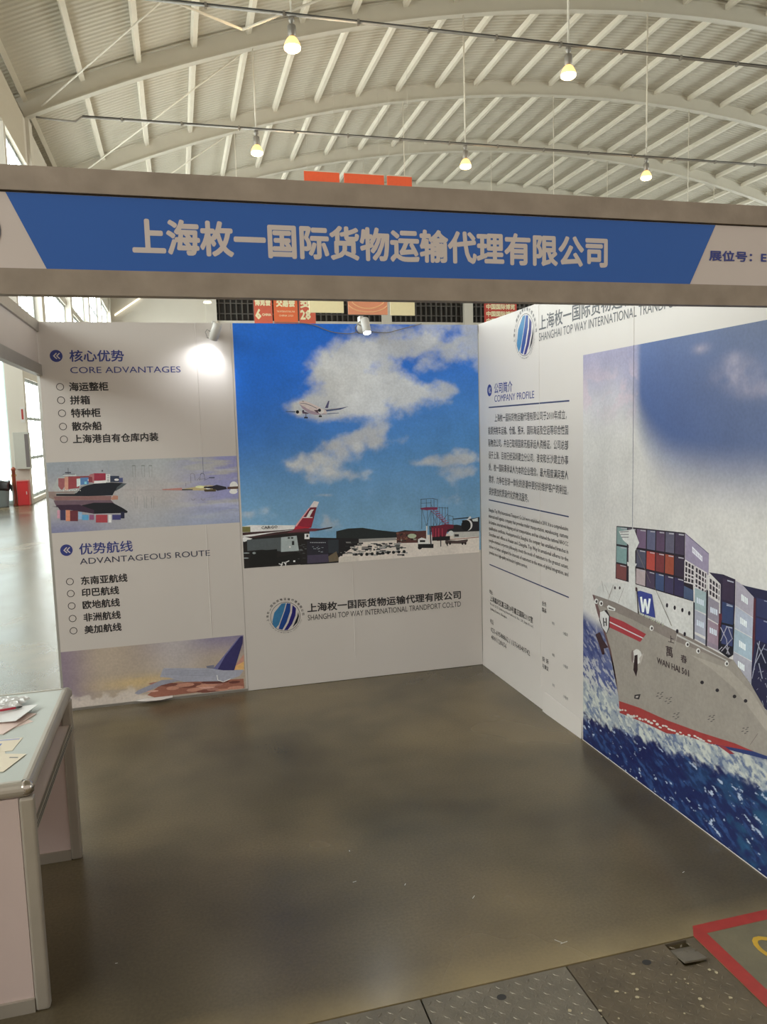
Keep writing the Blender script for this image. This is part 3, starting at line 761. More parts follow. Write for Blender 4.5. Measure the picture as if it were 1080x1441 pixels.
37 40 41 3953 1882 3994 1879 3993 1862 3952 1865
205 204 198 4037 1901 4095 1898 4094 1886 4037 1890
43 46 48 3848 1872 3890 1869 3890 1861 3848 1864
79 82 83 3920 1887 3996 1881 3995 1872 3920 1878
43 46 48 4035 1987 4109 1982 4109 1968 4035 1973
205 204 198 4036 1974 4059 1973 4059 1958 4035 1960
205 204 198 3982 1867 4019 1865 4019 1858 3982 1860
43 46 48 3899 1982 3952 1978 3951 1963 3899 1966
140 139 137 3934 1877 4012 1872 4011 1856 3934 1862
43 46 48 3998 1936 4039 1933 4038 1919 3998 1922
79 82 83 4001 1940 4036 1937 4036 1930 4001 1933
43 46 48 4027 1916 4063 1913 4063 1894 4026 1897
205 204 198 3886 1899 3905 1897 3905 1890 3886 1891
79 82 83 4082 1990 4144 1986 4143 1969 4081 1973
37 40 41 4017 1916 4065 1913 4065 1905 4016 1908
228 220 211 3796 1744 3798 1817 4096 1828 4093 1744
245 245 245 2940 1796 2994 1776 2990 1764 2936 1784
245 245 245 3000 1807 2971 1744 2957 1744 2988 1813
245 245 245 3015 1813 3045 1770 3034 1763 3005 1805
245 245 245 3048 1813 3037 1750 3025 1753 3035 1816
245 245 245 3046 1812 3084 1828 3089 1817 3052 1800
245 245 245 3145 1823 3172 1821 3171 1797 3144 1799""",
'plane': """68 85 131 3121 3913 3259 3910 3258 3895 3126 3905
59 76 121 3648 3921 3903 3942 4018 3962 3902 3921 3675 3895
153 147 157 3658 3926 3903 3945 4013 3965 3846 3931 3657 3916
78 90 131 3703 3870 3873 3878 3877 3871 3712 3859
78 76 116 3677 3946 3726 4043 3745 4048 3722 3945
227 212 212 3309 4024 3328 4046 3375 4056 3439 4035 3566 3978 3695 3911 3703 3870 3618 3872 3471 3916 3318 4010
175 153 173 3318 4008 3471 3918 3618 3872 3703 3867 3693 3858 3534 3855 3456 3875 3361 3946
88 85 101 3332 4019 3383 4022 3474 3993 3565 3946 3556 3942 3474 3984 3382 4015 3336 4013
68 76 92 3356 4052 3386 4051 3385 4044 3356 4045
94 76 101 3351 3909 3396 3899 3451 3880 3432 3871 3359 3877
88 66 77 3518 3920 3578 3923 3591 3877 3563 3882
236 233 234 3346 3890 3342 3877 3333 3867 3320 3860 3304 3858 3289 3861 3276 3868 3268 3879 3265 3891 3269 3904 3278 3914 3291 3921 3307 3923 3322 3920 3335 3913 3343 3902
16 20 31 3311 3899 3308 3889 3301 3881 3292 3877 3283 3877 3274 3882 3268 3890 3266 3900 3269 3911 3275 3919 3284 3923 3294 3923 3303 3918 3309 3910
236 233 234 3661 3901 3657 3887 3648 3875 3634 3868 3618 3865 3603 3868 3590 3877 3581 3889 3578 3903 3582 3917 3591 3928 3605 3936 3621 3938 3637 3935 3650 3927 3658 3915
16 20 31 3621 3916 3618 3907 3612 3899 3603 3895 3593 3895 3584 3899 3578 3907 3576 3917 3579 3927 3585 3935 3594 3939 3604 3939 3613 3934 3619 3926
59 48 73 3384 3913 3379 3904 3369 3901 3358 3905 3354 3914 3359 3923 3370 3926 3380 3922
40 39 55 3409 3881 3408 3822 3401 3822 3401 3881
40 39 55 3611 3863 3610 3835 3602 3835 3603 3863
20 18 29 3403 3819 3400 3811 3393 3807 3385 3809 3380 3815 3380 3824 3386 3831 3394 3832 3401 3827
20 18 29 3429 3819 3426 3810 3419 3806 3411 3808 3406 3815 3406 3823 3412 3830 3420 3831 3427 3827
20 18 29 3609 3833 3605 3824 3598 3820 3590 3822 3585 3829 3585 3838 3591 3844 3599 3845 3606 3841
20 18 29 3631 3832 3628 3824 3620 3820 3612 3821 3607 3828 3608 3837 3613 3844 3621 3845 3628 3840""",
'harbour': """152 132 126 8 2950 348 2938 401 2881 764 2857 767 2814 83 2828 8 2872
142 104 103 64 2880 776 2857 763 2800 83 2835
29 33 42 323 2903 408 2996 615 3035 798 3032 925 3021 814 2910 788 2862 490 2867 98 2890 100 2914
79 87 93 922 3017 976 3010 909 2960 826 2915 852 2969
158 160 159 313 2922 467 3029 570 3037 419 2989 346 2914 111 2914 78 2927
195 138 118 768 2826 799 2862 856 2853 853 2804 772 2802
184 188 189 61 2994 137 3134 361 3134 348 2938 80 2945
162 93 98 138 3116 214 3113 206 3005 169 2953 131 3015
221 161 139 215 3133 260 3134 248 2955 203 2957
157 70 77 260 3134 395 3133 384 2979 249 2971
138 71 80 395 3133 570 3130 567 3091 392 3097
89 134 193 404 3111 518 3112 500 3022 398 3020
226 243 244 359 3101 404 3103 400 3014 354 2992
245 245 245 556 3075 549 3064 533 3058 513 3058 498 3066 493 3078 500 3089 516 3095 535 3094 551 3087
137 65 74 507 3128 575 3125 570 3043 502 3046
139 217 238 452 3060 480 3059 478 3025 450 3027
180 115 119 520 3148 578 3163 570 3043 552 3032 552 3116 513 3124
156 51 71 578 3163 720 3157 714 3061 572 3067
245 244 245 571 3061 720 3066 718 3030 569 3028
245 245 245 725 3145 777 3143 770 3034 718 3036
79 85 103 736 3133 764 3131 764 3124 735 3125
79 85 103 734 3108 763 3107 762 3100 734 3101
79 85 103 733 3084 761 3083 761 3076 732 3077
79 85 103 731 3060 760 3059 759 3051 731 3053
53 61 82 775 3121 887 3116 882 3035 770 3040
78 86 134 885 3090 931 3088 928 3029 881 3031
245 245 245 882 3065 876 3056 861 3051 842 3052 828 3058 822 3068 829 3077 844 3082 863 3081 877 3075
202 207 209 188 3144 217 3167 352 3163 361 3134
53 55 67 195 3171 346 3164 346 3158 195 3165
66 68 78 268 3243 265 3167 259 3167 262 3243
72 72 86 225 3193 297 3190 296 3175 224 3178
160 170 190 769 3301 759 3144 755 3144 765 3301
78 78 92 674 3202 690 3201 688 3181 672 3181
159 165 175 690 3194 739 3183 738 3179 689 3191
245 245 245 154 2968 150 2962 145 2962 143 2969 146 2975 151 2975
245 245 245 175 2961 172 2955 167 2955 164 2962 168 2968 173 2968
245 245 245 197 2954 194 2948 189 2948 186 2955 189 2961 195 2960
245 245 245 220 2965 217 2959 212 2959 209 2966 213 2972 218 2971
245 245 245 242 2958 239 2952 234 2952 231 2958 234 2965 240 2964
245 245 245 264 2951 261 2945 256 2945 253 2951 256 2958 262 2957
245 245 245 288 2962 284 2956 279 2956 276 2962 280 2968 285 2968
245 245 245 310 2955 306 2949 301 2949 298 2955 302 2961 307 2961
245 245 245 332 2948 328 2942 323 2942 320 2948 324 2954 329 2954
245 245 245 355 2959 352 2952 346 2953 344 2959 347 2965 352 2965
245 245 245 377 2951 374 2945 368 2946 366 2952 369 2958 375 2958
245 245 245 399 2944 396 2938 390 2939 388 2945 391 2951 397 2951
151 154 156 8 2873 73 2839 71 2836 8 2869
111 89 102 61 2832 766 2800 804 2751 89 2753
26 29 37 335 2740 553 2777 781 2765 893 2697 965 2642 958 2620 543 2631 365 2689 33 2756
61 43 61 90 2771 370 2762 546 2679 543 2631 253 2696 130 2702
63 57 90 135 2702 197 2699 188 2566 126 2570
231 145 115 202 2698 253 2696 243 2551 192 2554
108 52 62 252 2690 348 2684 338 2545 243 2551
96 171 227 395 2627 474 2622 470 2552 390 2557
152 195 237 352 2666 397 2663 391 2566 346 2569
177 66 78 565 2617 708 2609 702 2505 558 2514
245 245 245 720 2609 758 2607 751 2502 713 2505
67 67 123 769 2606 875 2600 871 2532 765 2538
38 40 66 878 2637 924 2634 919 2548 872 2551
224 162 186 96 2704 130 2702 122 2594 89 2596
153 91 134 486 2622 542 2619 538 2552 481 2555
169 170 172 1074 3252 1048 2812 1044 2812 1071 3253
169 170 172 1097 3252 1071 2811 1067 2811 1094 3252
144 148 146 1061 3244 1062 3092 1057 3092 1057 3244
144 148 146 1101 3242 1092 3091 1087 3091 1096 3242
117 124 121 1059 3249 1099 3247 1098 3238 1059 3239
187 188 189 1056 3093 1051 2933 1048 2933 1053 3093
187 188 189 1091 3091 1082 2932 1078 2932 1088 3091
144 148 149 1069 2822 1064 2674 1060 2674 1064 2822
144 148 149 1102 2832 1088 2673 1083 2673 1097 2833
173 176 178 1038 2874 1068 2818 1064 2816 1035 2872
144 148 146 1178 3239 1178 3087 1174 3087 1173 3239
144 148 146 1218 3238 1209 3086 1204 3086 1213 3238
117 124 121 1176 3244 1216 3243 1215 3233 1175 3234
187 188 189 1173 3087 1168 2928 1165 2928 1170 3088
187 188 189 1208 3086 1199 2926 1195 2926 1205 3086
144 148 149 1186 2816 1182 2668 1177 2668 1181 2816
144 148 149 1219 2826 1205 2666 1200 2667 1215 2827
173 176 178 1155 2868 1185 2812 1181 2810 1152 2866
144 148 146 1272 3236 1272 3083 1267 3083 1267 3236
144 148 146 1312 3234 1303 3082 1298 3082 1307 3234
117 124 121 1270 3241 1309 3239 1309 3229 1269 3231
187 188 189 1267 3083 1262 2923 1259 2923 1263 3083
187 188 189 1302 3082 1293 2922 1289 2922 1299 3082
144 148 149 1280 2811 1276 2663 1271 2663 1275 2811
144 148 149 1314 2822 1299 2661 1295 2662 1309 2822
173 176 178 1249 2863 1279 2807 1276 2805 1246 2861
171 158 161 908 2930 1685 2888 1685 2883 907 2926
195 134 127 1419 2914 1681 2921 1679 2886 1429 2902
198 180 133 1680 2903 1878 2929 2037 2939 2242 2912 2263 2882 2101 2860 1830 2879
243 243 181 1991 2918 1983 2910 1964 2904 1937 2902 1907 2904 1880 2908 1861 2916 1855 2924 1862 2932 1881 2938 1909 2940 1939 2938 1966 2934 1984 2926
245 245 245 2426 2903 2419 2873 2402 2849 2378 2837 2352 2838 2330 2853 2315 2878 2311 2909 2318 2939 2335 2963 2359 2975 2384 2974 2407 2959 2422 2934
245 245 245 2415 2833 2408 2819 2392 2808 2370 2803 2345 2804 2323 2812 2308 2824 2304 2838 2310 2852 2326 2863 2348 2868 2373 2867 2395 2860 2410 2848
245 245 245 2058 2903 2054 2893 2044 2885 2030 2881 2015 2882 2002 2887 1993 2896 1990 2906 1994 2916 2004 2924 2018 2928 2033 2927 2046 2922 2055 2913
40 39 52 1968 2922 2082 2924 2140 2940 2264 2905 2274 2875 2147 2858 2080 2890 1967 2904
76 65 46 1966 2884 2125 2882 2124 2849 1976 2854
36 36 45 1680 2903 1820 2894 1819 2883 1679 2887
88 66 58 2282 2904 2426 2906 2426 2902 2424 2870 2280 2873
137 131 145 1850 3078 1848 3090 1855 3091 1856 3079
137 131 145 1849 3089 1843 3099 1849 3102 1855 3092
137 131 145 1844 3098 1836 3105 1840 3110 1848 3103
137 131 145 1837 3104 1827 3107 1829 3114 1839 3111
137 131 145 1828 3107 1818 3105 1817 3112 1827 3114
137 131 145 1819 3106 1810 3099 1806 3105 1815 3111
137 131 145 1811 3100 1805 3091 1799 3095 1805 3104
137 131 145 1805 3092 1802 3080 1796 3082 1799 3093
72 72 91 1977 3075 1976 3086 1983 3087 1984 3076
72 72 91 1976 3085 1971 3094 1977 3097 1982 3088
72 72 91 1972 3093 1964 3099 1969 3105 1976 3098
72 72 91 1966 3099 1956 3101 1958 3108 1967 3105
72 72 91 1958 3101 1948 3099 1947 3106 1957 3108
72 72 91 1949 3100 1941 3094 1937 3100 1946 3106
72 72 91 1942 3095 1936 3086 1931 3090 1936 3099
72 72 91 1937 3088 1934 3077 1928 3078 1930 3089
137 131 145 1844 2767 1842 2757 1835 2759 1838 2768
137 131 145 1842 2756 1836 2748 1831 2752 1836 2760
137 131 145 1835 2747 1828 2742 1824 2748 1832 2753
137 131 145 1826 2741 1818 2740 1817 2747 1825 2748
137 131 145 1816 2740 1808 2742 1810 2749 1818 2747
137 131 145 1806 2743 1799 2749 1804 2754 1811 2748
137 131 145 1799 2750 1794 2758 1800 2762 1805 2753
137 131 145 1794 2760 1793 2769 1799 2770 1801 2760
137 131 145 1974 2760 1972 2750 1965 2752 1968 2762
137 131 145 1972 2749 1966 2741 1961 2745 1966 2753
137 131 145 1965 2740 1958 2735 1954 2741 1962 2746
137 131 145 1956 2735 1948 2733 1946 2740 1955 2741
137 131 145 1946 2733 1938 2736 1939 2742 1948 2740
137 131 145 1936 2736 1929 2742 1934 2748 1941 2742
137 131 145 1928 2743 1924 2752 1930 2755 1934 2747
137 131 145 1924 2753 1922 2763 1929 2764 1930 2754
103 99 116 1803 3077 1804 2979 1799 2979 1799 3077
103 99 116 1854 3076 1862 3011 1857 3011 1850 3075
103 99 116 1933 3071 1918 3008 1914 3009 1928 3072
103 99 116 1983 3076 1992 3006 1987 3005 1978 3075
103 99 116 1737 2982 1734 2936 1730 2936 1732 2982
103 99 116 1906 3029 1996 3031 1996 3026 1906 3024
103 99 116 1880 3012 1917 3056 1920 3054 1884 3009
91 89 124 1972 3008 2064 3045 2066 3041 1973 3004
48 52 73 2043 3047 2117 3044 2116 3032 2042 3036
145 150 174 1982 2763 2103 2786 2104 2781 1983 2758
92 99 132 1975 3320 1974 3111 1968 3111 1969 3320""",
'tailplane': """160 102 86 1065 104 1263 235 1504 233 2372 186 2378 45 1739 63 1158 60
176 122 109 1389 221 1367 205 1308 197 1236 199 1178 211 1155 228 1177 243 1235 251 1307 249 1366 238
176 122 109 2091 139 2058 124 1971 116 1864 120 1777 133 1744 150 1776 164 1862 172 1970 168 2057 156
205 145 124 2015 146 1984 131 1900 124 1797 127 1714 139 1682 156 1713 171 1796 178 1899 175 1983 162
125 76 66 2106 49 2085 44 1854 44 1794 50 1761 61 1793 69 1879 73 1986 69 2072 60
176 122 109 1567 207 1552 192 1512 183 1462 184 1421 195 1406 212 1421 228 1461 237 1511 235 1551 224
125 76 66 1316 217 1297 210 1250 206 1191 208 1143 214 1125 223 1143 230 1190 234 1249 232 1297 226
176 122 109 1942 89 1913 79 1836 74 1741 77 1664 87 1635 99 1664 110 1740 114 1835 111 1912 102
125 76 66 1731 153 1711 144 1658 139 1592 141 1539 149 1519 160 1539 169 1592 174 1657 172 1710 164
125 76 66 1954 65 1932 57 1871 53 1797 56 1737 64 1714 73 1737 82 1797 85 1871 83 1931 75
176 122 109 1565 168 1547 159 1501 155 1444 156 1398 164 1381 173 1398 182 1444 186 1501 185 1547 178
222 169 152 1978 112 1948 104 1871 102 1776 105 1699 112 1670 121 1699 129 1776 131 1871 128 1948 121
205 145 124 1800 101 1780 87 1726 79 1659 81 1605 92 1584 108 1605 123 1658 131 1725 129 1779 118
125 76 66 2055 64 2022 51 1936 46 1829 50 1743 61 1710 75 1742 87 1828 93 1934 89 2021 78
205 145 124 2161 57 2143 49 2095 45 2036 47 1988 54 1969 64 1987 72 2035 76 2094 74 2142 67
176 122 109 1394 250 1365 238 1288 232 1194 235 1118 245 1088 259 1117 271 1193 276 1288 274 1364 264
125 76 66 1796 179 1767 164 1692 156 1599 159 1523 171 1494 188 1523 203 1598 211 1691 208 1767 196
205 145 124 2375 65 2353 50 2306 44 2253 44 2223 45 2165 56 2142 72 2164 87 2222 95 2294 92 2352 81
125 76 66 1479 213 1456 200 1396 193 1321 196 1260 206 1237 220 1260 233 1320 240 1395 238 1456 227
105 61 56 2184 171 2150 160 2060 155 1950 159 1861 169 1826 182 1860 193 1949 197 2059 194 2149 184
222 169 152 1219 147 1203 140 1160 137 1108 139 1065 145 1049 153 1065 160 1107 163 1160 162 1203 156
205 145 124 1700 185 1677 170 1614 162 1536 164 1473 176 1448 193 1472 208 1535 216 1612 214 1676 202
105 61 56 2154 184 2119 171 2026 165 1912 168 1820 180 1784 196 1819 209 1911 215 2025 212 2118 200
125 76 66 1461 211 1441 199 1390 193 1326 195 1275 204 1255 217 1274 228 1325 234 1389 232 1441 223
176 122 109 2031 79 2014 68 1971 62 1918 64 1875 73 1858 85 1874 96 1917 101 1970 99 2014 91
105 61 56 2326 149 2311 138 2271 132 2221 133 2181 142 2165 154 2180 165 2220 171 2270 169 2311 161
205 145 124 1492 160 1476 144 1432 135 1378 137 1334 149 1317 165 1333 181 1377 190 1431 188 1475 177
237 184 117 2250 370 2390 459 2383 303 2247 305
205 145 128 2330 466 2394 538 2389 433 2263 381
156 156 173 902 149 952 187 1267 293 1507 284 1650 229 1481 253 1263 222 1068 155 948 126
170 172 190 1245 339 1287 437 1305 458 1903 392 2248 328 2383 316 2319 231 2116 181 1553 235 1364 318
131 134 152 1323 435 2000 339 1999 336 1322 431
131 134 152 1321 412 1998 316 1998 312 1321 408
131 134 152 1320 392 1997 295 1997 291 1320 388
131 134 152 1319 369 1996 272 1996 268 1319 365
55 52 100 1972 374 2361 802 2391 799 2381 696 2248 323 2099 339
111 111 162 1962 375 2325 779 2361 802 2134 539 2025 363
245 245 245 2014 279 2023 208 2013 207 2004 279
245 245 245 2019 212 2092 178 2089 168 2016 203
245 245 245 2089 178 2190 211 2194 201 2092 168
124 125 145 1868 425 1979 431 1972 374 1879 398""",
'ship': """203 202 200 3435 1922 3537 1942 3983 2017 4954 2037 4963 1685 4107 1729 3244 1748
36 30 40 3710 2572 4048 2595 4824 2640 4826 2393 4945 2192 4955 2040 4240 2028 3959 2025 3696 2017
119 143 142 3720 2563 3907 2574 3903 2393 3716 2384
169 167 176 3794 2562 3897 2568 3897 2558 3794 2552
89 79 92 3925 2575 4060 2583 4057 2400 3921 2393
169 167 176 3978 2573 4053 2578 4052 2567 3978 2563
106 86 113 4076 2584 4232 2593 4229 2408 4073 2401
169 167 176 4137 2583 4223 2588 4223 2578 4137 2572
88 89 116 4248 2594 4382 2603 4380 2415 4245 2409
169 167 176 4301 2592 4375 2597 4375 2587 4301 2582
82 64 88 4397 2603 4526 2611 4524 2422 4395 2416
169 167 176 4448 2601 4519 2606 4519 2595 4448 2591
88 85 104 4541 2612 4670 2620 4668 2429 4539 2423
169 167 176 4591 2610 4662 2614 4662 2604 4591 2599
62 52 72 4684 2621 4817 2629 4816 2436 4683 2430
169 167 176 4736 2619 4810 2623 4809 2612 4736 2608
118 149 149 3715 2364 3903 2373 3899 2201 3711 2194
169 167 176 3789 2363 3892 2368 3892 2358 3789 2353
106 97 106 3921 2374 4056 2380 4053 2206 3917 2201
169 167 176 3974 2371 4049 2375 4049 2365 3974 2362
76 76 95 4072 2381 4229 2388 4226 2212 4069 2207
169 167 176 4134 2379 4220 2383 4220 2373 4134 2369
167 66 58 4245 2389 4380 2395 4378 2217 4242 2213
169 167 176 4298 2386 4372 2390 4372 2380 4298 2377
110 49 52 4394 2396 4524 2402 4522 2222 4392 2218
169 167 176 4445 2393 4517 2397 4517 2387 4445 2383
142 68 52 4539 2403 4668 2409 4667 2227 4537 2223
169 167 176 4589 2400 4661 2403 4661 2393 4589 2390
49 39 56 4683 2409 4816 2415 4815 2232 4681 2228
169 167 176 4735 2407 4809 2410 4809 2400 4735 2397
109 61 61 3711 2176 3899 2183 3895 2030 3707 2025
169 167 176 3785 2175 3888 2178 3888 2170 3785 2166
176 159 163 4069 2188 4226 2194 4223 2037 4066 2034
169 167 176 4131 2186 4217 2189 4217 2180 4130 2177
67 56 79 4242 2194 4377 2199 4375 2041 4240 2038
169 167 176 4295 2192 4370 2194 4370 2185 4295 2183
57 72 110 4392 2199 4522 2203 4521 2044 4390 2041
169 167 176 4443 2196 4515 2199 4515 2190 4443 2188
57 52 83 4537 2204 4667 2208 4665 2047 4535 2044
169 167 176 4588 2201 4660 2204 4659 2195 4588 2192
48 43 74 4681 2209 4815 2213 4814 2051 4680 2048
169 167 176 4734 2206 4808 2208 4808 2199 4734 2197
66 80 111 4819 2157 4952 2141 4951 2044 4817 2045
145 134 161 4828 2638 5148 2501 5147 2311 4830 2401
103 95 121 4828 2638 5148 2501 5148 2493 4828 2627
232 232 243 4927 2531 4937 2528 4938 2479 4928 2482
232 232 243 4943 2523 4953 2520 4954 2471 4944 2474
232 232 243 4959 2515 4969 2512 4970 2463 4960 2467
232 232 243 4975 2507 4984 2504 4986 2455 4976 2459
232 232 243 4990 2499 5000 2496 5001 2447 4992 2451
232 232 243 5006 2492 5016 2488 5017 2439 5007 2443
232 232 243 5022 2484 5031 2480 5033 2432 5023 2435
232 232 243 5037 2476 5047 2472 5048 2424 5038 2428
232 232 243 5053 2468 5062 2464 5064 2416 5054 2420
232 232 243 4930 2526 5060 2459 5054 2453 4924 2521
232 232 243 4931 2485 5061 2428 5055 2423 4925 2480
49 43 52 4826 2396 4966 2367 4965 2193 4820 2186
49 43 52 4966 2367 5132 2329 5132 2136 4967 2170
49 43 52 5153 2305 5298 2262 5296 2108 5152 2133
208 202 204 4834 2397 4967 2369 4958 2358 4825 2386
208 202 204 4831 2347 4968 2324 4960 2313 4823 2335
208 202 204 4827 2287 4968 2277 4962 2265 4821 2275
208 202 204 4824 2251 4968 2247 4963 2235 4818 2239
208 202 204 4822 2203 4965 2204 4960 2192 4818 2191
208 202 204 4975 2366 5132 2331 5124 2320 4966 2354
208 202 204 4976 2313 5134 2277 5126 2266 4967 2301
208 202 204 4973 2267 5135 2233 5127 2222 4965 2255
208 202 204 4975 2215 5137 2183 5128 2171 4966 2204
208 202 204 4976 2183 5134 2146 5125 2135 4966 2171
208 202 204 5160 2303 5299 2264 5291 2253 5151 2292
208 202 204 5161 2257 5301 2215 5292 2204 5152 2246
208 202 204 5159 2200 5298 2165 5290 2154 5150 2188
208 202 204 5158 2149 5300 2118 5291 2107 5150 2137
208 202 204 4837 2393 4835 2214 4821 2212 4823 2390
208 202 204 4878 2383 4876 2205 4862 2203 4864 2381
208 202 204 4922 2372 4920 2196 4906 2194 4908 2370
208 202 204 4965 2362 4964 2187 4950 2184 4952 2360
208 202 204 4981 2358 4980 2183 4966 2181 4968 2356
208 202 204 5020 2349 5019 2175 5005 2172 5007 2347
208 202 204 5065 2338 5064 2165 5050 2163 5051 2336
208 202 204 5103 2329 5102 2157 5089 2155 5090 2327
208 202 204 5131 2322 5130 2151 5117 2148 5118 2320
208 202 204 5165 2299 5165 2129 5152 2126 5152 2297
208 202 204 5203 2289 5202 2119 5189 2116 5190 2287
208 202 204 5243 2277 5242 2108 5230 2106 5230 2275
208 202 204 5279 2266 5279 2098 5266 2096 5267 2264
208 202 204 5301 2260 5301 2093 5288 2090 5289 2258
43 36 57 5154 2339 5333 2352 5477 2336 5480 2131 5472 1947 5471 1801 5306 1756 5302 2263
43 38 61 5180 2340 5330 2349 5332 2327 5272 2298
54 44 65 5329 2321 5466 2319 5464 2139 5327 2139
170 173 192 5383 2316 5458 2314 5458 2304 5383 2305
47 60 97 5327 2120 5464 2120 5462 1958 5325 1957
170 173 192 5380 2115 5456 2115 5456 2106 5380 2106
53 61 101 5324 1938 5462 1940 5460 1778 5323 1774
170 173 192 5378 1935 5454 1936 5454 1927 5378 1926
87 40 49 5287 1921 5313 2002 5325 1855 5315 1759 5284 1750
91 42 50 5279 2007 5325 2017 5334 1724 5288 1682
26 26 36 5323 1958 5477 1966 5475 1705 5415 1659 5288 1689 5295 1833
47 60 97 5330 2108 5461 2115 5461 1952 5328 1943
165 173 192 5381 2106 5454 2110 5454 2101 5381 2097
52 59 99 5328 1925 5461 1934 5462 1770 5326 1760
165 173 192 5380 1924 5454 1929 5454 1920 5380 1915
164 161 175 5318 1899 5393 1815 5386 1811 5310 1894
164 161 175 5391 1914 5321 1779 5314 1779 5383 1915
164 161 175 5394 1814 5418 1689 5410 1686 5386 1812
164 161 175 5327 1695 5448 1830 5454 1828 5334 1693
164 161 175 5411 1922 5465 1834 5457 1830 5403 1918
164 161 175 5285 1683 5337 1735 5343 1732 5291 1681
164 161 175 5385 1747 5438 1696 5431 1691 5378 1742
164 161 175 5426 1756 5397 1689 5390 1689 5419 1756
150 169 175 4972 2170 5127 2156 5130 1968 4974 1975
161 162 180 4977 1971 5130 1954 5133 1765 4979 1775
146 147 164 4978 1751 5129 1737 5128 1694 4976 1712
138 131 146 5150 2130 5289 2100 5290 1917 5150 1939
147 126 142 5151 1929 5288 1908 5289 1724 5151 1737
135 121 137 5149 1738 5291 1725 5288 1688 5146 1694
30 28 40 5126 2183 5148 2179 5146 1685 5128 1686
30 28 40 4954 2037 4975 2036 4977 1701 4960 1700
210 220 234 4999 2089 5018 2088 5019 2037 5001 2038
210 220 234 5025 2086 5043 2085 5044 2035 5026 2036
210 220 234 5050 2084 5068 2083 5069 2033 5051 2034
210 220 234 5075 2081 5093 2081 5094 2031 5076 2032
210 220 234 5004 1890 5023 1889 5024 1839 5006 1839
210 220 234 5030 1888 5048 1888 5050 1837 5031 1838
210 220 234 5055 1886 5073 1886 5075 1836 5056 1836
210 220 234 5080 1885 5098 1884 5100 1834 5081 1835
210 220 234 5181 2044 5198 2043 5200 1994 5182 1995
210 220 234 5205 2042 5222 2041 5223 1992 5206 1993
210 220 234 5229 2040 5246 2039 5247 1990 5230 1991
210 220 234 5252 2038 5270 2037 5271 1988 5254 1989
210 220 234 5179 1863 5197 1863 5198 1814 5180 1814
210 220 234 5203 1862 5221 1862 5222 1812 5205 1813
210 220 234 5227 1860 5245 1860 5246 1811 5229 1811
210 220 234 5251 1859 5268 1859 5270 1810 5252 1810
166 159 175 5482 2327 5545 2311 5691 2228 5689 2066 5484 2122
233 240 244 5548 2230 5564 2226 5565 2174 5550 2178
233 240 244 5568 2224 5583 2220 5585 2168 5569 2172
233 240 244 5587 2218 5603 2214 5604 2163 5589 2166
233 240 244 5607 2212 5622 2208 5624 2157 5608 2161
169 176 196 5484 2117 5690 2061 5687 1903 5482 1933
233 240 244 5542 2039 5558 2035 5560 1983 5544 1986
233 240 244 5562 2033 5578 2030 5579 1978 5564 1981
233 240 244 5582 2028 5597 2025 5599 1973 5583 1976
233 240 244 5601 2023 5617 2019 5619 1968 5603 1971
153 173 190 5482 1927 5688 1897 5686 1712 5474 1734
233 240 244 5537 1845 5553 1842 5554 1789 5538 1792
233 240 244 5557 1840 5572 1837 5574 1785 5558 1787
233 240 244 5576 1835 5592 1832 5594 1780 5578 1783
233 240 244 5596 1830 5612 1828 5613 1776 5598 1778
160 158 172 5474 1728 5687 1706 5681 1524 5472 1658
233 240 244 5530 1670 5546 1668 5548 1615 5532 1617
233 240 244 5550 1666 5566 1664 5568 1611 5552 1613
233 240 244 5570 1662 5586 1659 5588 1607 5572 1609
233 240 244 5590 1658 5606 1655 5607 1603 5592 1605
36 36 62 5555 2310 5594 2306 5820 2313 5970 2317 5970 1392 5859 1367 5813 1383 5687 1519 5689 1906 5691 2233
81 40 48 5691 2228 5714 2228 5714 1885 5691 1696 5687 1905
45 50 84 5723 2235 5928 2238 5931 2091 5723 2091
128 133 161 5802 2233 5920 2235 5920 2227 5803 2225
50 53 89 5945 2239 5970 2239 5970 2091 5948 2091
41 46 86 5723 2077 5931 2077 5934 1896 5724 1899
128 133 161 5804 2073 5922 2073 5922 2063 5804 2063
57 52 81 5948 2077 5970 2077 5970 1895 5952 1896
28 31 51 5729 1860 5930 1858 5931 1673 5725 1697
107 111 137 5810 1853 5917 1852 5917 1841 5810 1843
31 35 56 5957 1857 5970 1857 5970 1669 5958 1670
148 150 163 5896 1567 5917 1616 5922 1616 5901 1567
148 150 163 5939 1519 5955 1518 5953 1513 5937 1514
148 150 163 5857 1483 5881 1450 5876 1446 5852 1479
148 150 163 5857 1430 5867 1489 5873 1490 5862 1432
148 150 163 5755 1587 5768 1605 5773 1604 5759 1586
148 150 163 5762 1645 5772 1655 5776 1653 5766 1643
148 150 163 5932 1475 5943 1465 5938 1461 5928 1471
148 150 163 5940 1683 5954 1693 5956 1690 5943 1680
148 150 163 5935 1482 5953 1488 5953 1485 5935 1478
148 150 163 5862 1554 5871 1590 5877 1591 5867 1555
148 150 163 5920 1688 5929 1674 5925 1671 5915 1685
148 150 163 5745 1494 5760 1512 5764 1510 5749 1493
148 150 163 5812 1429 5828 1396 5823 1393 5807 1426
148 150 163 5796 1657 5814 1671 5817 1668 5799 1654
148 150 163 5838 1621 5849 1616 5846 1612 5834 1617
148 150 163 5696 1621 5719 1661 5724 1661 5701 1620
148 150 163 5785 1598 5798 1581 5793 1578 5780 1595
148 150 163 5954 1444 5970 1426 5970 1419 5970 1419 5950 1440
148 150 163 5852 1659 5870 1715 5876 1715 5857 1659
148 150 163 5903 1614 5928 1612 5926 1608 5901 1610
148 150 163 5842 1581 5860 1550 5855 1547 5837 1578
148 150 163 5943 1509 5950 1538 5955 1539 5949 1510
148 150 163 5918 1665 5949 1672 5948 1668 5918 1661
148 150 163 5833 1572 5845 1578 5846 1575 5834 1568
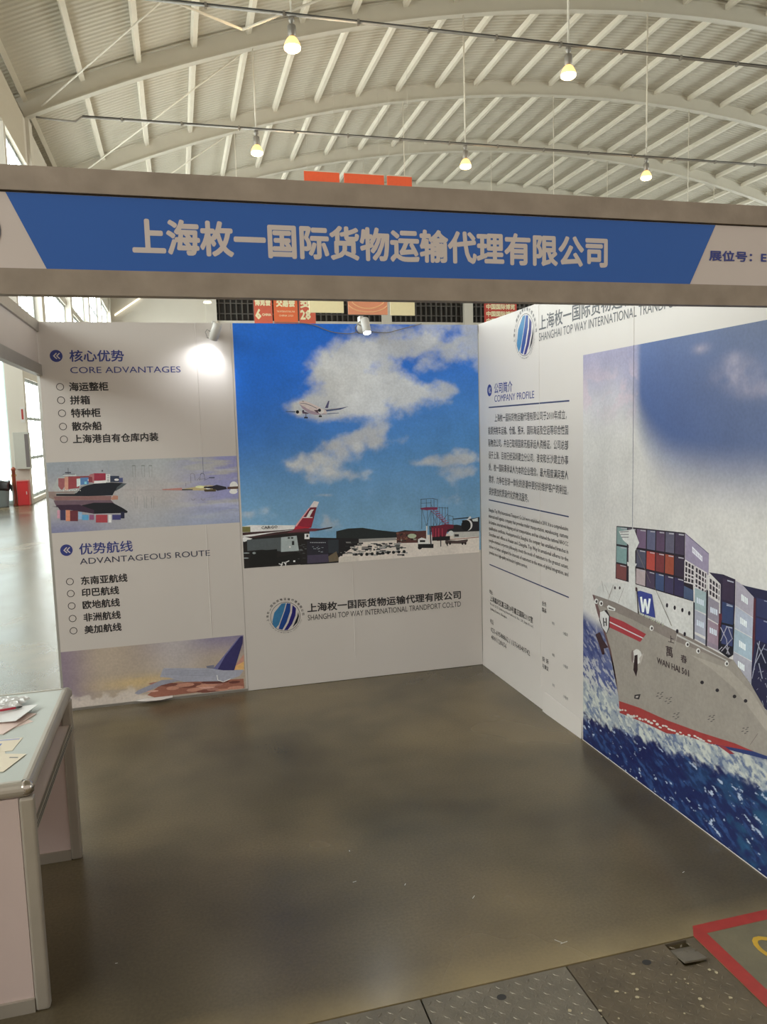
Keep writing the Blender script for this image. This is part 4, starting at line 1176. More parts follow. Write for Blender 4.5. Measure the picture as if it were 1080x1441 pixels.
148 150 163 5964 1661 5970 1648 5970 1635 5959 1658
148 150 168 5745 1880 5841 1742 5833 1737 5737 1875
148 150 168 5827 1886 5732 1707 5724 1707 5819 1886
148 150 168 5772 1899 5699 1571 5690 1570 5763 1898
148 150 168 5769 1720 5810 1608 5801 1603 5760 1716
146 138 130 3241 1755 3401 1761 3704 1764 4107 1741 4578 1723 4963 1701 5202 1681 5415 1659 5476 1662 5578 1591 5697 1508 5794 1420 5850 1368 5970 1351 5970 1015 5863 999 5734 980 5518 961 5088 887 4596 819 4150 782 3779 725 3751 846 3677 1084 3593 1209 3472 1394 3349 1564
125 115 110 3241 1755 3401 1761 3704 1764 4107 1741 4578 1723 4963 1701 5415 1659 5466 1656 5416 1615 5069 1621 4580 1617 4018 1656 3295 1670
161 152 143 4931 1551 5418 1571 5699 1459 5852 1329 5970 1308 5970 1195 5856 1206 5504 1423 5206 1508
100 73 73 3241 1755 3288 1751 3402 1595 3506 1412 3626 1218 3728 950 3785 727 3758 811 3677 1084 3593 1209 3472 1394 3349 1564
184 181 178 4686 1481 4732 1688 4735 1692 5416 1637 5412 1629 4733 1672
158 53 61 3573 1593 3865 1596 4254 1566 4155 1460 3867 1466 3574 1470
203 202 204 3578 1536 4207 1517 4200 1506 3569 1523
38 32 38 3436 1612 3539 1648 3600 1593 3591 1467 3541 1387 3437 1429 3384 1505
209 209 209 3402 1591 3488 1629 3580 1589 3574 1466 3534 1392 3451 1432 3402 1515
30 29 33 3482 1547 3496 1457 3475 1451 3461 1542
30 29 33 3536 1560 3543 1474 3523 1468 3516 1555
30 29 33 3474 1507 3535 1515 3531 1503 3469 1495
208 204 200 4186 1319 4180 1287 4161 1257 4133 1232 4099 1216 4065 1212 4035 1220 4015 1240 4008 1268 4015 1300 4034 1330 4063 1355 4097 1371 4131 1374 4160 1366 4179 1346
41 28 32 4059 1295 4112 1319 4115 1161 4092 1086 4040 1138
174 165 157 4142 1292 4214 1365 4195 1307 4158 1226
114 101 97 4047 1282 4043 1242 4031 1214 4016 1209 4004 1230 3999 1269 4003 1310 4015 1338 4030 1342 4042 1321
55 36 43 3304 1318 3396 1369 3455 1304 3569 1244 3480 1208 3494 1147 3446 1130 3368 1243
220 220 217 3366 1705 3358 1685 3337 1669 3310 1664 3289 1670 3281 1686 3289 1706 3310 1722 3336 1727 3358 1721
47 40 43 3352 1700 3346 1686 3331 1678 3316 1680 3309 1691 3315 1704 3330 1712 3346 1710
220 220 217 3463 1703 3456 1683 3435 1668 3409 1662 3388 1669 3380 1685 3388 1704 3409 1720 3435 1725 3455 1719
47 40 43 3450 1698 3444 1685 3429 1677 3414 1678 3408 1689 3414 1702 3429 1710 3443 1709
220 220 217 4376 1656 4370 1639 4353 1625 4333 1620 4316 1625 4309 1640 4315 1657 4332 1671 4352 1676 4369 1670
47 40 43 4365 1652 4360 1640 4348 1632 4337 1634 4332 1643 4336 1655 4348 1663 4360 1661
220 220 217 4914 1641 4909 1625 4895 1612 4877 1607 4863 1612 4857 1625 4862 1642 4876 1655 4894 1659 4909 1654
47 40 43 4905 1637 4901 1626 4891 1619 4881 1620 4876 1629 4880 1640 4890 1647 4900 1645
220 220 217 5062 1622 5057 1606 5044 1593 5027 1589 5013 1594 5007 1607 5012 1623 5025 1635 5042 1640 5056 1635
47 40 43 5053 1618 5049 1607 5040 1600 5030 1602 5025 1610 5029 1621 5039 1628 5049 1627
220 220 217 5425 1615 5420 1600 5408 1587 5393 1583 5380 1588 5375 1600 5380 1615 5392 1627 5407 1632 5420 1627
47 40 43 5417 1611 5413 1600 5405 1594 5396 1595 5392 1604 5395 1614 5404 1620 5413 1619
220 220 217 3539 1682 3572 1708 3704 1700 3698 1671 3566 1654
65 55 58 3572 1684 3678 1685 3672 1675 3572 1667
35 32 42 4592 1927 4589 1914 4580 1904 4569 1902 4560 1908 4556 1919 4559 1933 4568 1942 4579 1945 4589 1939
35 32 42 4707 1930 4704 1917 4695 1907 4685 1905 4676 1911 4672 1922 4675 1935 4684 1945 4695 1947 4703 1941
35 32 42 4818 1932 4815 1920 4807 1910 4796 1908 4788 1913 4784 1925 4787 1938 4796 1947 4806 1949 4815 1944
35 32 42 4915 1926 4912 1913 4904 1904 4893 1902 4885 1907 4881 1918 4884 1931 4892 1940 4903 1943 4911 1937
35 32 42 4754 1721 4751 1708 4743 1698 4732 1696 4723 1701 4719 1712 4722 1726 4731 1735 4742 1738 4751 1733
35 32 42 4862 1722 4859 1709 4851 1699 4840 1696 4832 1702 4828 1713 4831 1726 4839 1735 4850 1738 4859 1733
34 30 37 5119 1355 5115 1343 5102 1333 5087 1328 5074 1331 5069 1339 5074 1350 5086 1361 5102 1365 5114 1363
34 30 37 5315 1349 5311 1338 5299 1328 5285 1323 5273 1325 5268 1333 5272 1344 5284 1354 5298 1359 5310 1357
34 30 37 5524 1365 5520 1355 5509 1345 5496 1340 5484 1342 5480 1350 5484 1361 5495 1371 5508 1375 5519 1373
34 30 37 5652 1371 5648 1361 5638 1352 5625 1347 5614 1349 5609 1357 5613 1367 5624 1377 5637 1381 5647 1379
37 34 39 4065 886 4171 931 4143 865 4059 847
163 156 152 4089 882 4136 902 4122 875 4083 864
58 49 53 4427 997 4460 1013 4463 1007 4430 991
58 49 53 4487 1037 4519 1053 4521 1047 4489 1031
58 49 53 4443 1033 4475 1049 4478 1043 4446 1027
58 49 53 4503 1019 4535 1035 4538 1029 4506 1013
58 49 53 4471 991 4503 1007 4506 1001 4474 985
58 49 53 4508 1061 4540 1077 4542 1071 4510 1055
58 49 53 4562 992 4594 1008 4597 1002 4565 986
58 49 53 4620 1032 4650 1047 4653 1042 4622 1026
58 49 53 4578 1027 4609 1043 4612 1038 4580 1022
58 49 53 4636 1014 4666 1030 4669 1024 4638 1008
58 49 53 4605 987 4636 1002 4638 997 4607 981
58 49 53 4640 1055 4671 1071 4673 1065 4643 1050
58 49 53 4682 884 4713 900 4715 895 4685 879
58 49 53 4738 924 4768 940 4770 935 4740 919
58 49 53 4697 919 4727 935 4730 930 4700 914
58 49 53 4753 907 4783 923 4786 917 4756 901
58 49 53 4723 879 4754 895 4756 890 4726 874
58 49 53 4757 948 4787 964 4790 958 4760 942
58 49 53 5176 1042 5202 1056 5205 1051 5178 1037
58 49 53 5224 1078 5250 1092 5252 1087 5226 1073
58 49 53 5188 1074 5215 1089 5217 1083 5191 1069
58 49 53 5238 1062 5263 1076 5266 1071 5240 1056
58 49 53 5212 1037 5238 1051 5240 1046 5214 1031
58 49 53 5241 1100 5267 1114 5269 1109 5243 1094
58 49 53 5591 1094 5615 1107 5617 1102 5594 1089
58 49 53 5634 1127 5657 1140 5659 1136 5636 1123
58 49 53 5602 1124 5625 1137 5628 1132 5604 1119
58 49 53 5646 1112 5669 1125 5671 1120 5648 1107
58 49 53 5623 1089 5646 1102 5648 1097 5625 1084
58 49 53 5649 1147 5671 1160 5673 1156 5651 1143
114 101 99 5692 1022 5773 1147 5778 1146 5697 1021
50 60 131 4098 1961 4147 1978 4345 1981 4401 1763 4307 1758 4150 1756
64 43 48 4100 1983 4094 1967 4080 1958 4065 1961 4059 1975 4065 1990 4079 1999 4094 1996
55 46 53 4099 1971 4126 1742 4111 1738 4084 1967
236 242 244 4179 1924 4216 1778 4182 1767 4145 1914
236 242 244 4182 1770 4215 1910 4248 1913 4216 1775
236 242 244 4248 1917 4295 1783 4262 1771 4215 1906
236 242 244 4262 1775 4293 1931 4327 1935 4296 1780
66 60 63 4117 1732 4122 1762 4131 1764 4126 1733
159 171 135 4149 1730 4155 1760 4163 1762 4158 1731
159 171 135 4181 1728 4186 1759 4195 1760 4190 1729
66 60 63 4213 1726 4218 1757 4227 1758 4221 1728
159 171 135 4244 1725 4250 1755 4258 1756 4253 1726
159 171 135 4276 1723 4281 1753 4289 1754 4284 1724
66 60 63 4307 1721 4312 1751 4320 1753 4315 1723
159 171 135 4337 1720 4342 1750 4351 1751 4346 1721
159 171 135 4368 1718 4373 1748 4381 1749 4376 1719
66 60 63 4398 1716 4403 1746 4411 1747 4406 1718
159 171 135 4428 1715 4433 1744 4441 1746 4436 1716
159 171 135 4458 1713 4463 1743 4471 1744 4466 1714
66 60 63 4487 1711 4492 1741 4500 1742 4495 1713
159 171 135 4517 1710 4521 1739 4529 1740 4525 1711
191 190 192 4003 2749 4012 2549 3999 2547 3990 2748
209 209 207 3941 2549 4050 2562 4072 1838 3950 1812
209 209 207 3763 2522 4037 2577 4126 2454 4059 2362 3950 2402 3838 2443
86 80 88 3783 2520 3941 2547 3942 2540 3784 2513
86 80 88 3794 2497 3942 2516 3942 2509 3794 2490
86 80 88 3817 2472 3942 2488 3942 2481 3818 2464
209 209 207 3913 2228 4092 2239 4067 2207 3926 2188
115 106 102 4074 2393 4322 2090 4317 2088 4068 2390
104 95 78 4381 2066 4655 1749 4650 1746 4376 2064
55 46 53 3704 1918 3699 1905 3687 1898 3675 1900 3669 1912 3674 1925 3687 1932 3699 1930
55 46 53 3793 1936 3788 1923 3776 1915 3764 1918 3759 1929 3764 1942 3776 1950 3788 1947
146 135 131 3432 1941 3470 1829 3463 1827 3425 1939
146 135 131 3487 1912 3596 1796 3590 1793 3481 1910
146 135 131 3747 1769 3847 1943 3853 1943 3753 1769
146 135 131 3536 1724 3659 1945 3665 1945 3543 1724
152 56 56 3779 725 4150 782 4596 819 5088 887 5518 961 5734 980 5697 943 5225 836 4901 782 4753 740 4599 689 4437 677 4268 662 4031 631 3914 616 3796 601
200 199 193 3832 637 3812 625 3780 619 3759 623 3766 635 3795 646 3825 646
200 199 193 3868 653 3856 644 3840 640 3831 645 3837 654 3852 662 3866 661
200 199 193 3925 668 3912 659 3893 655 3882 659 3887 668 3905 675 3921 675
200 199 193 3989 638 3971 625 3942 619 3924 625 3931 638 3958 648 3984 648
200 199 193 4047 643 4025 628 3992 620 3972 627 3980 642 4011 654 4040 654
200 199 193 4089 664 4071 649 4045 642 4031 650 4040 665 4064 677 4086 676
200 199 193 4129 682 4117 671 4101 667 4094 673 4100 684 4115 692 4128 691
200 199 193 4191 674 4174 661 4148 655 4133 661 4140 675 4164 685 4187 685
200 199 193 4226 682 4216 672 4203 668 4197 674 4202 685 4216 692 4226 691
200 199 193 4287 703 4272 692 4249 687 4235 692 4241 703 4262 712 4283 712
200 199 193 4335 702 4320 689 4296 684 4283 690 4290 703 4312 713 4332 713
200 199 193 4387 704 4370 692 4344 686 4328 691 4334 703 4358 713 4382 713
200 199 193 4434 743 4418 733 4392 728 4376 732 4381 741 4404 749 4427 750
200 199 193 4477 726 4461 713 4438 707 4425 714 4433 728 4454 739 4474 738
200 199 193 4526 713 4511 704 4487 699 4471 703 4476 712 4497 720 4520 720
200 199 193 4562 745 4550 735 4533 731 4523 736 4529 746 4545 754 4560 754
200 199 193 4620 758 4604 749 4576 744 4557 747 4562 757 4587 765 4612 765
200 199 193 4656 747 4643 738 4622 733 4610 738 4615 748 4634 755 4652 755
200 199 193 4709 755 4693 746 4665 741 4646 744 4651 753 4675 761 4701 762
200 199 193 4742 763 4730 755 4711 751 4699 754 4703 762 4720 769 4737 769
200 199 193 4789 752 4775 742 4753 737 4739 742 4744 752 4764 760 4784 760
200 199 193 4826 780 4815 772 4797 768 4786 772 4790 780 4806 786 4822 786
200 199 193 4863 768 4853 758 4839 754 4832 759 4838 770 4851 778 4862 777
200 199 193 4908 774 4898 767 4882 764 4872 767 4875 773 4889 779 4904 779
200 199 193 4953 803 4940 793 4920 788 4908 793 4913 804 4931 812 4949 811
200 199 193 4987 785 4977 777 4964 774 4956 778 4960 786 4973 793 4985 792
200 199 193 5032 827 5021 818 5001 815 4989 818 4993 827 5010 833 5028 833
200 199 193 5073 826 5061 819 5041 815 5028 818 5032 826 5050 832 5068 833
200 199 193 5117 828 5102 818 5078 813 5063 817 5068 828 5089 836 5111 836
200 199 193 5152 831 5141 824 5120 820 5106 823 5109 829 5127 835 5146 836
200 199 193 5191 823 5179 815 5159 812 5145 814 5148 821 5166 827 5185 828
200 199 193 5231 859 5217 851 5194 847 5179 850 5183 858 5203 865 5224 866
200 199 193 5256 836 5246 824 5234 820 5228 827 5234 839 5246 847 5256 846
200 199 193 5293 850 5284 842 5272 839 5266 843 5270 852 5281 858 5291 857
43 55 105 5225 839 5734 980 5970 1016 5970 988 5864 971 5521 892
140 52 60 5312 859 5461 845 5521 870 5397 886""",
}

def sheet(name, frame, u0, u1, v0, v1, parent):
    mb = MB(); P = [frame(u0, v0, -.0035), frame(u1, v0, -.0035), frame(u1, v1, -.0035), frame(u0, v1, -.0035)]
    Q = [frame(u0, v0, 0), frame(u1, v0, 0), frame(u1, v1, 0), frame(u0, v1, 0)]
    return mb.add(P+Q, [(3,2,1,0),(4,5,6,7),(0,1,5,4),(1,2,6,5),(2,3,7,6),(3,0,4,7)]).obj(name, m_white, parent)
def crease(frame, u, v0, v1, parent, m=None):
    mb = MB(); mb.add([frame(u-.003, v0, .0001), frame(u-.003, v1, .0001), frame(u, v1, .0022), frame(u, v0, .0022), frame(u+.0015, v1, .0001), frame(u+.0015, v0, .0001)], [(0,3,2,1),(3,5,4,2)])
    return mb.obj('seam_crease', m or m_white, parent)
def arrow_badge(frame, u, v, r, parent, sx=1.0):
    d = disc('arrow_badge', frame, u, v, r, m_navy, parent, h=.0009)
    for k in (0, 1):
        a = u-r*.5+k*r*.48; w = r*.16
        mb = MB(); pts = [(a, v), (a+r*.5, v+r*.52), (a+r*.5+w, v+r*.42), (a+w*1.5, v), (a+r*.5+w, v-r*.42), (a+r*.5, v-r*.52)]
        mb.add([frame(x, y, .0014) for x, y in pts], [(0,3,2,1), (0,5,4,3)])
        mb.obj('chevron', m_white, d)
def logo(frame, u, v, r, parent, m_txt):
    o = thing('emblem', '', ''); del o['label'], o['category']; o.parent = parent
    disc('emblem_ground', frame, u, v, r*.86, m_white, o, h=.0006)
    ring('ring', frame, u, v, r*.86, r*.885, m_txt, o, h=.0008)
    stripes = [((.045,.20,.40), [(-.80,-.22),(-.66,.30),(-.20,.80),(.06,.82),(-.10,.30),(-.42,-.45),(-.62,-.66),(-.78,-.42)]),
               ((.012,.06,.28), [(.12,.80),(.34,.76),(.30,.30),(.05,-.35),(-.22,-.78),(-.45,-.70),(-.30,-.30),(-.02,.35)]),
               ((.016,.012,.17), [(.46,.66),(.66,.44),(.60,0),(.38,-.48),(.10,-.82),(-.12,-.82),(.16,-.40),(.40,.20)]),
               ((.004,.005,.012), [(.78,.22),(.82,-.05),(.70,-.42),(.40,-.70),(.55,-.40),(.72,-.05)])]
    mb = MB()
    for c, pts in stripes: mb.add([frame(u+a*r*.98, v+b*r, .0012) for a, b in pts], [tuple(range(len(pts)))[::-1]], c)
    s = mb.obj('stripes', m_ink, o)
    bm = bmesh.new(); bm.from_mesh(s.data); bmesh.ops.triangulate(bm, faces=bm.faces[:]); bm.to_mesh(s.data); bm.free()
    chars = '上海枚一国际货物运输代理有限公司'
    for k, ch in enumerate(chars):
        t = PI*(1.02-1.02*k/(len(chars)-1))+.06; cs = r*.14; rr = r*.99
        cu, cv = u+rr*math.cos(t), v+rr*math.sin(t); a = t-PI/2
        ou = cu-cs/2*math.cos(a); ov = cv-cs/2*math.sin(a)
        text('ring_lettering', ch, frame, ou, ov, cs, cs*(.15 if ch == '一' else 1), m_txt, o, bold=.01, rot=a, res=1)
    en = 'SHANGHAI TOP WAY INTERNATIONAL TRANDPORT CO;LTD'
    for k, ch in enumerate(en):
        if ch == ' ': continue
        t = PI*(1.10+.80*k/(len(en)-1)); cs = r*.055; cu, cv = u+r*1.0*math.cos(t), v+r*1.0*math.sin(t)
        a = t+PI/2; text('ring_lettering', ch, frame, cu, cv, cs*.7, cs, m_txt, o, rot=a, res=1)
    return o

# --- left graphic of the rear wall
g1 = thing('wall_graphic', 'white graphic with core advantages list, harbour strip and aircraft tail strip on the rear wall', 'poster', (0, 0, 0))
sheet('sheet', BACK, .004, 1.214, .018, 2.552, g1)
crease(BACK, .985, 1.665, 2.55, g1); crease(BACK, .985, .42, 1.2, g1)
arrow_badge(BACK, .110, 2.338, .038, g1)
text('heading', '核心优势', BACK, .190, 2.302, .330, .072, m_navy, g1, bold=.014)
text('heading', 'CORE ADVANTAGES', BACK, .188, 2.228, .686, .040, m_navy, g1, bold=0)
for v, s, w in ((2.143, '海运整柜', .236), (2.058, '拼箱', .118), (1.975, '特种柜', .178), (1.890, '散杂船', .180), (1.808, '上海港自有仓库内装', .530)):
    ring('bullet_ring', BACK, .120, v, .0195, .0235, m_black, g1)
    text('list_line', s, BACK, .175, v-.028, w, .055, m_black, g1, bold=.020)
arrow_badge(BACK, .086, 1.086, .038, g1)
text('heading', '优势航线', BACK, .165, 1.050, .334, .075, m_navy, g1, bold=.012)
text('heading', 'ADVANTAGEOUS ROUTE', BACK, .163, .985, .838, .040, mat('dark_slate_ink', (.025, .03, .07), .5), g1, bold=0)
for v, s in ((.876, '东南亚航线'), (.796, '印巴航线'), (.713, '欧地航线'), (.628, '非洲航线'), (.545, '美加航线')):
    ring('bullet_ring', BACK, .093, v, .0195, .0235, m_black, g1)
    text('list_line', s, BACK, .162, v-.028, .058*len(s), .055, m_black, g1, bold=.020)
WREF = np.array([.41, .345, .295])
def srgb(*c): return np.array(lin(c))
def alb(c, w=(168, 155, 145)):
    a = np.clip(srgb(*c)/srgb(*w)*.78, 0, .9)
    if tuple(w) == (196, 200, 205): return a
    return a*.86+.14*(.3*a[0]+.55*a[1]+.15*a[2])
def harbour(U, V):
    t = (U-.0)/1.21; s = (V-1.205)/.455
    c = np.zeros(U.shape+(3,))+alb((140, 128, 122))
    c = mixc(c, alb((108, 108, 118)), sstep(.55, 1.0, s)*sstep(.55, .05, t)*.9)
    c = mixc(c, alb((128, 124, 120)), sstep(.6, 1.0, s)*(1-sstep(.6, 1, t))*.6)
    n = fbm(U*3, V*26, 3)
    c = mixc(c, alb((112, 104, 138)), sstep(.55, .95, t)*sstep(.42, .62, n+.12)*.9)
    c = mixc(c, alb((150, 140, 150)), sstep(.6, 1, t)*sstep(.6, .7, fbm(U*4, V*30, 9))*.6)
    c = mixc(c, alb((122, 122, 132)), sstep(.42, .05, s)*sstep(.2, .9, t)*.7)
    c = mixc(c, alb((104, 98, 118)), sstep(.35, .0, s)*(1-sstep(.05, .5, t)))
    c = mixc(c, alb((150, 132, 122)), sstep(.30, .45, t)*(1-sstep(.6, .8, t))*np.exp(-((s-.5)/.16)**2)*.6)
    return c
print_field('harbour_photo', BACK, .004, 1.213, 1.203, 1.662, .006, harbour, m_field, g1)
print_polys('cargo_ship_and_cranes', decode(PRINTS['harbour']), BACK, m_ink, g1)
def sunset(U, V):
    t = U/1.2; s = (V-.022)/.385
    c = np.zeros(U.shape+(3,))+alb((142, 118, 98))
    c = mixc(c, alb((112, 90, 100)), sstep(.22, .0, t)*.9)
    c = mixc(c, alb((108, 92, 108)), sstep(.55, 1.05, s)*sstep(.3, .75, t))
    c = mixc(c, alb((148, 130, 122)), np.exp(-((t-.62)/.14)**2)*sstep(.25, .6, s)*.8)
    c = mixc(c, alb((178, 138, 70)), np.exp(-((s-.33)/.12)**2)*np.exp(-((t-.42)/.22)**2)*.55*sstep(.35, .6, fbm(U*4, V*30, 21)+.1))
    cl_ = sstep(.44, .60, fbm(U*9, V*13, 5)+.26*sstep(.30, .03, s)-.16*sstep(.15, .42, s))*(1-sstep(.42, .62, t))*sstep(.42, .1, s)
    c = mixc(c, alb((168, 146, 130)), cl_*.85)
    return c
print_field('sunset_photo', BACK, .004, 1.200, .021, .408, .006, sunset, m_field, g1)
print_polys('aircraft_tail', decode(PRINTS['tailplane']), BACK, m_ink, g1)
lf = MB(); prof = [(.50, .0), (.56, -.012), (.66, -.014), (.74, -.004)]
vs = [(u, 2.992+d, .020) for u, d in ((.46, 0), (.52, -.03), (.62, -.036), (.70, -.01))] + [(u, 2.994, .030) for u in (.46, .52, .62, .70)]
lf.add(vs, [(0,1,5,4),(1,2,6,5),(2,3,7,6)]).obj('curled_corner', m_white, g1)

# --- airport graphic
g2 = thing('wall_graphic', 'large blue sky airport graphic with flying airliner, round logo and company name below', 'poster', (0, 0, 0))
sheet('sheet', BACK, 1.216, 2.994, .003, 2.552, g2)
def sky(U, V):
    s = (V-.872)/1.683; t = (U-1.228)/1.765
    W = (196, 200, 205)
    top = alb((26, 104, 214), W); mid = alb((80, 138, 204), W); low = alb((124, 168, 200), W)
    c = np.zeros(U.shape+(3,))+top
    c = mixc(c, mid, sstep(1.05, .45, s+.25*(1-t)))
    c = mixc(c, low, sstep(.55, .12, s)*.75)
    mk = np.zeros(U.shape)
    wx = .16*(fbm(U*4, V*4, 91, 4)-.5); wy = .13*(fbm(U*4, V*4, 95, 4)-.5)
    for (u, v, su, sv, a) in CLOUDS: mk = mk+a*np.exp(-(((U+wx-u)/(su*1.1))**2+((V+wy-v)/(sv*1.1))**2))
    n = fbm(U*6.5, V*8.0, 31, 6); n2 = fbm(U*15, V*18, 77, 5)
    m_ = np.clip(sstep(.30, 1.15, mk*(.35+1.25*n)+.55*(n2-.5)*sstep(.05, .3, mk)), 0, 1)
    m_ = np.maximum(m_, sstep(2.05, 2.35, U)*.75*sstep(.34, .62, fbm(U*3.2, V*4.5, 37, 6)+.42*sstep(2.30, 2.62, U)*sstep(2.12, 2.38, V)-.30))
    c = mixc(c, alb((196, 204, 214), W), m_*.93)
    c = mixc(c, alb((168, 178, 196), W), m_*sstep(.60, .40, fbm(U*5+5, V*8, 51, 5))*.70)
    c = mixc(c, alb((224, 222, 212), W), m_*np.exp(-(((U-1.95)/.35)**2+((V-2.15)/.22)**2))*.45)
    return c
print_field('sky_photo', BACK, 1.228, 2.993, .890, 2.552, .0055, sky, m_field, g2)
print_polys('airport_apron', decode(PRINTS['apron']), BACK, m_ink, g2)
print_polys('airliner', decode(PRINTS['plane']), BACK, m_ink, g2)
text('fuselage_lettering', 'CARGO', BACK, 1.357, 1.147, .115, .020, m_black, g2, bold=.012, h=.0045, res=1)
crease(BACK, 2.0, .16, .86, g2)
logo(BACK, 1.500, .512, .120, g2, m_black)
text('company_name', '上海枚一国际货物运输代理有限公司', BACK, 1.660, .528, 1.165, .062, m_black, g2, bold=.020)
text('company_name_english', 'SHANGHAI TOP WAY INTERNATIONAL TRANDPORT CO;LTD', BACK, 1.660, .462, 1.165, .047, m_black, g2, bold=-.004)
MB().add([BACK(1.216, .003, .0), BACK(2.994, .003, .0), BACK(2.994, .116, .0012), BACK(1.216, .150, .0012), BACK(2.994, .003, .0035), BACK(1.216, .003, .0035), ], [(3,2,4,5), (2,3,0,1)]).obj('skirting_strip', m_white, g2)

# --- right wall graphic
g3 = thing('wall_graphic', 'company profile graphic with a big container ship photo covering the right wall', 'poster', (0, 0, 0))
sheet('sheet', RIGHT, .012, 2.985, .001, 2.553, g3)
R_ = RIGHT
logo(R_, .788, 2.385, .150, g3, m_grey_ink)
text('company_name', '上海枚一国际货物运输代理有限公司', R_, .985, 2.385, 1.62, .090, m_grey_ink, g3, bold=.012)
text('company_name_english', 'SHANGHAI TOP WAY INTERNATIONAL TRANDPORT CO;LTD', R_, .985, 2.315, 1.62, .056, m_grey_ink, g3)
arrow_badge(R_, .205, 2.068, .042, g3)
text('heading', '公司简介', R_, .290, 2.040, .300, .072, m_navy, g3, bold=.012)
text('heading', 'COMPANY PROFILE', R_, .290, 1.982, .625, .046, m_navy, g3, bold=-.004)
m_rule = mat('rule_ink', (.03, .04, .12), .5)
rects('rule', R_, [(.186, 1.362, 1.943, 1.952)], m_rule, g3); rects('rule', R_, [(.165, 1.352, 1.277, 1.285)], m_rule, g3); rects('rule', R_, [(.163, 1.352, .800, .808)], m_rule, g3)
para = ['上海枚一国际货物运输代理有限公司于2010年成立，', '能提供拖车运输、仓储、报关、国际海运及空运等综合性国', '际物流公司。并自己取得国家无船承运人资格证。公司总部', '设于上海，目前已经深圳建立分公司，淮安和长沙建立办事',
        '处。枚一国际秉承以人为本的企业理念，最大程度满足客人', '需求，力争在全球一体化的浪潮中更好的维护客户的利益，', '提供更加优质现代化的物流服务。']
for k, s in enumerate(para):
    v = 1.852-k*.0873; u = .290 if k == 0 else .172; w = (1.330-.290) if k == 0 else (.655 if k == 6 else 1.175)
    text('profile_line', s, R_, u, v-.010, w, .056, m_black, g3, bold=.004, res=1)
eng = ['Shanghai Top Way International Transport Co.,Ltd were established in 2010. It is a comprehensive', 'international logistics company that provides trailer transportation, warehousing, customs', 'declaration, international shipping and air transportation, and has obtained the national NVOCC',
       'qualification certificate. Headquartered in Shanghai, the company has established branches in', 'Shenzhen and offices in Huaian and Changsha. Top Way International adheres to the', 'people-oriented corporate philosophy, meets the needs of customers to the greatest extent,', 'strives to better safeguard the interests of customers in the wave of global integration, and', 'provides more high-quality and modern logistics services.']
for k, s in enumerate(eng):
    text('profile_line', s, R_, .160, 1.188-k*.0448, 1.185 if k < 7 else .640, .034, m_black, g3, bold=.01, res=1)
text('contact_line', '地址:', R_, .155, .585, .062, .034, m_black, g3, res=1)
text('contact_line', '上海嘉定区嘉玉路28号嘉正国际2115室', R_, .165, .532, .707, .042, m_black, g3, bold=.014, res=1)
text('contact_line', 'Room 2115, Jiazheng International, No. 28, Jiayu Road,', R_, .165, .497, .716, .024, m_black, g3, res=1)
text('contact_line', 'Jiading District, Shanghai', R_, .168, .460, .290, .024, m_black, g3, res=1)
text('contact_line', '电话:', R_, .165, .363, .062, .034, m_black, g3, res=1)
text('contact_line', '021-69588862 / 13764340742', R_, .172, .300, .655, .036, m_black, g3, bold=.008, res=1)
text('contact_line', '4001128656', R_, .178, .246, .272, .034, m_black, g3, bold=.008, res=1)
for s, v in (('业务', .682), ('联系', .640)): text('contact_line', s, R_, 1.005, v, .060, .030, m_black, g3, bold=.01, res=1)
for s, v in (('投 诉', .322), ('与建议', .276)): text('contact_line', s, R_, 1.005, v, .085, .030, m_black, g3, bold=.01, res=1)
for v in (.592, .392, .200):
    text('contact_line', '微信', R_, 1.140, v, .032, .018, m_grey_ink, g3, res=1); text('contact_line', '小程序', R_, 1.278, v-.028, .062, .020, m_grey_ink, g3, res=1)
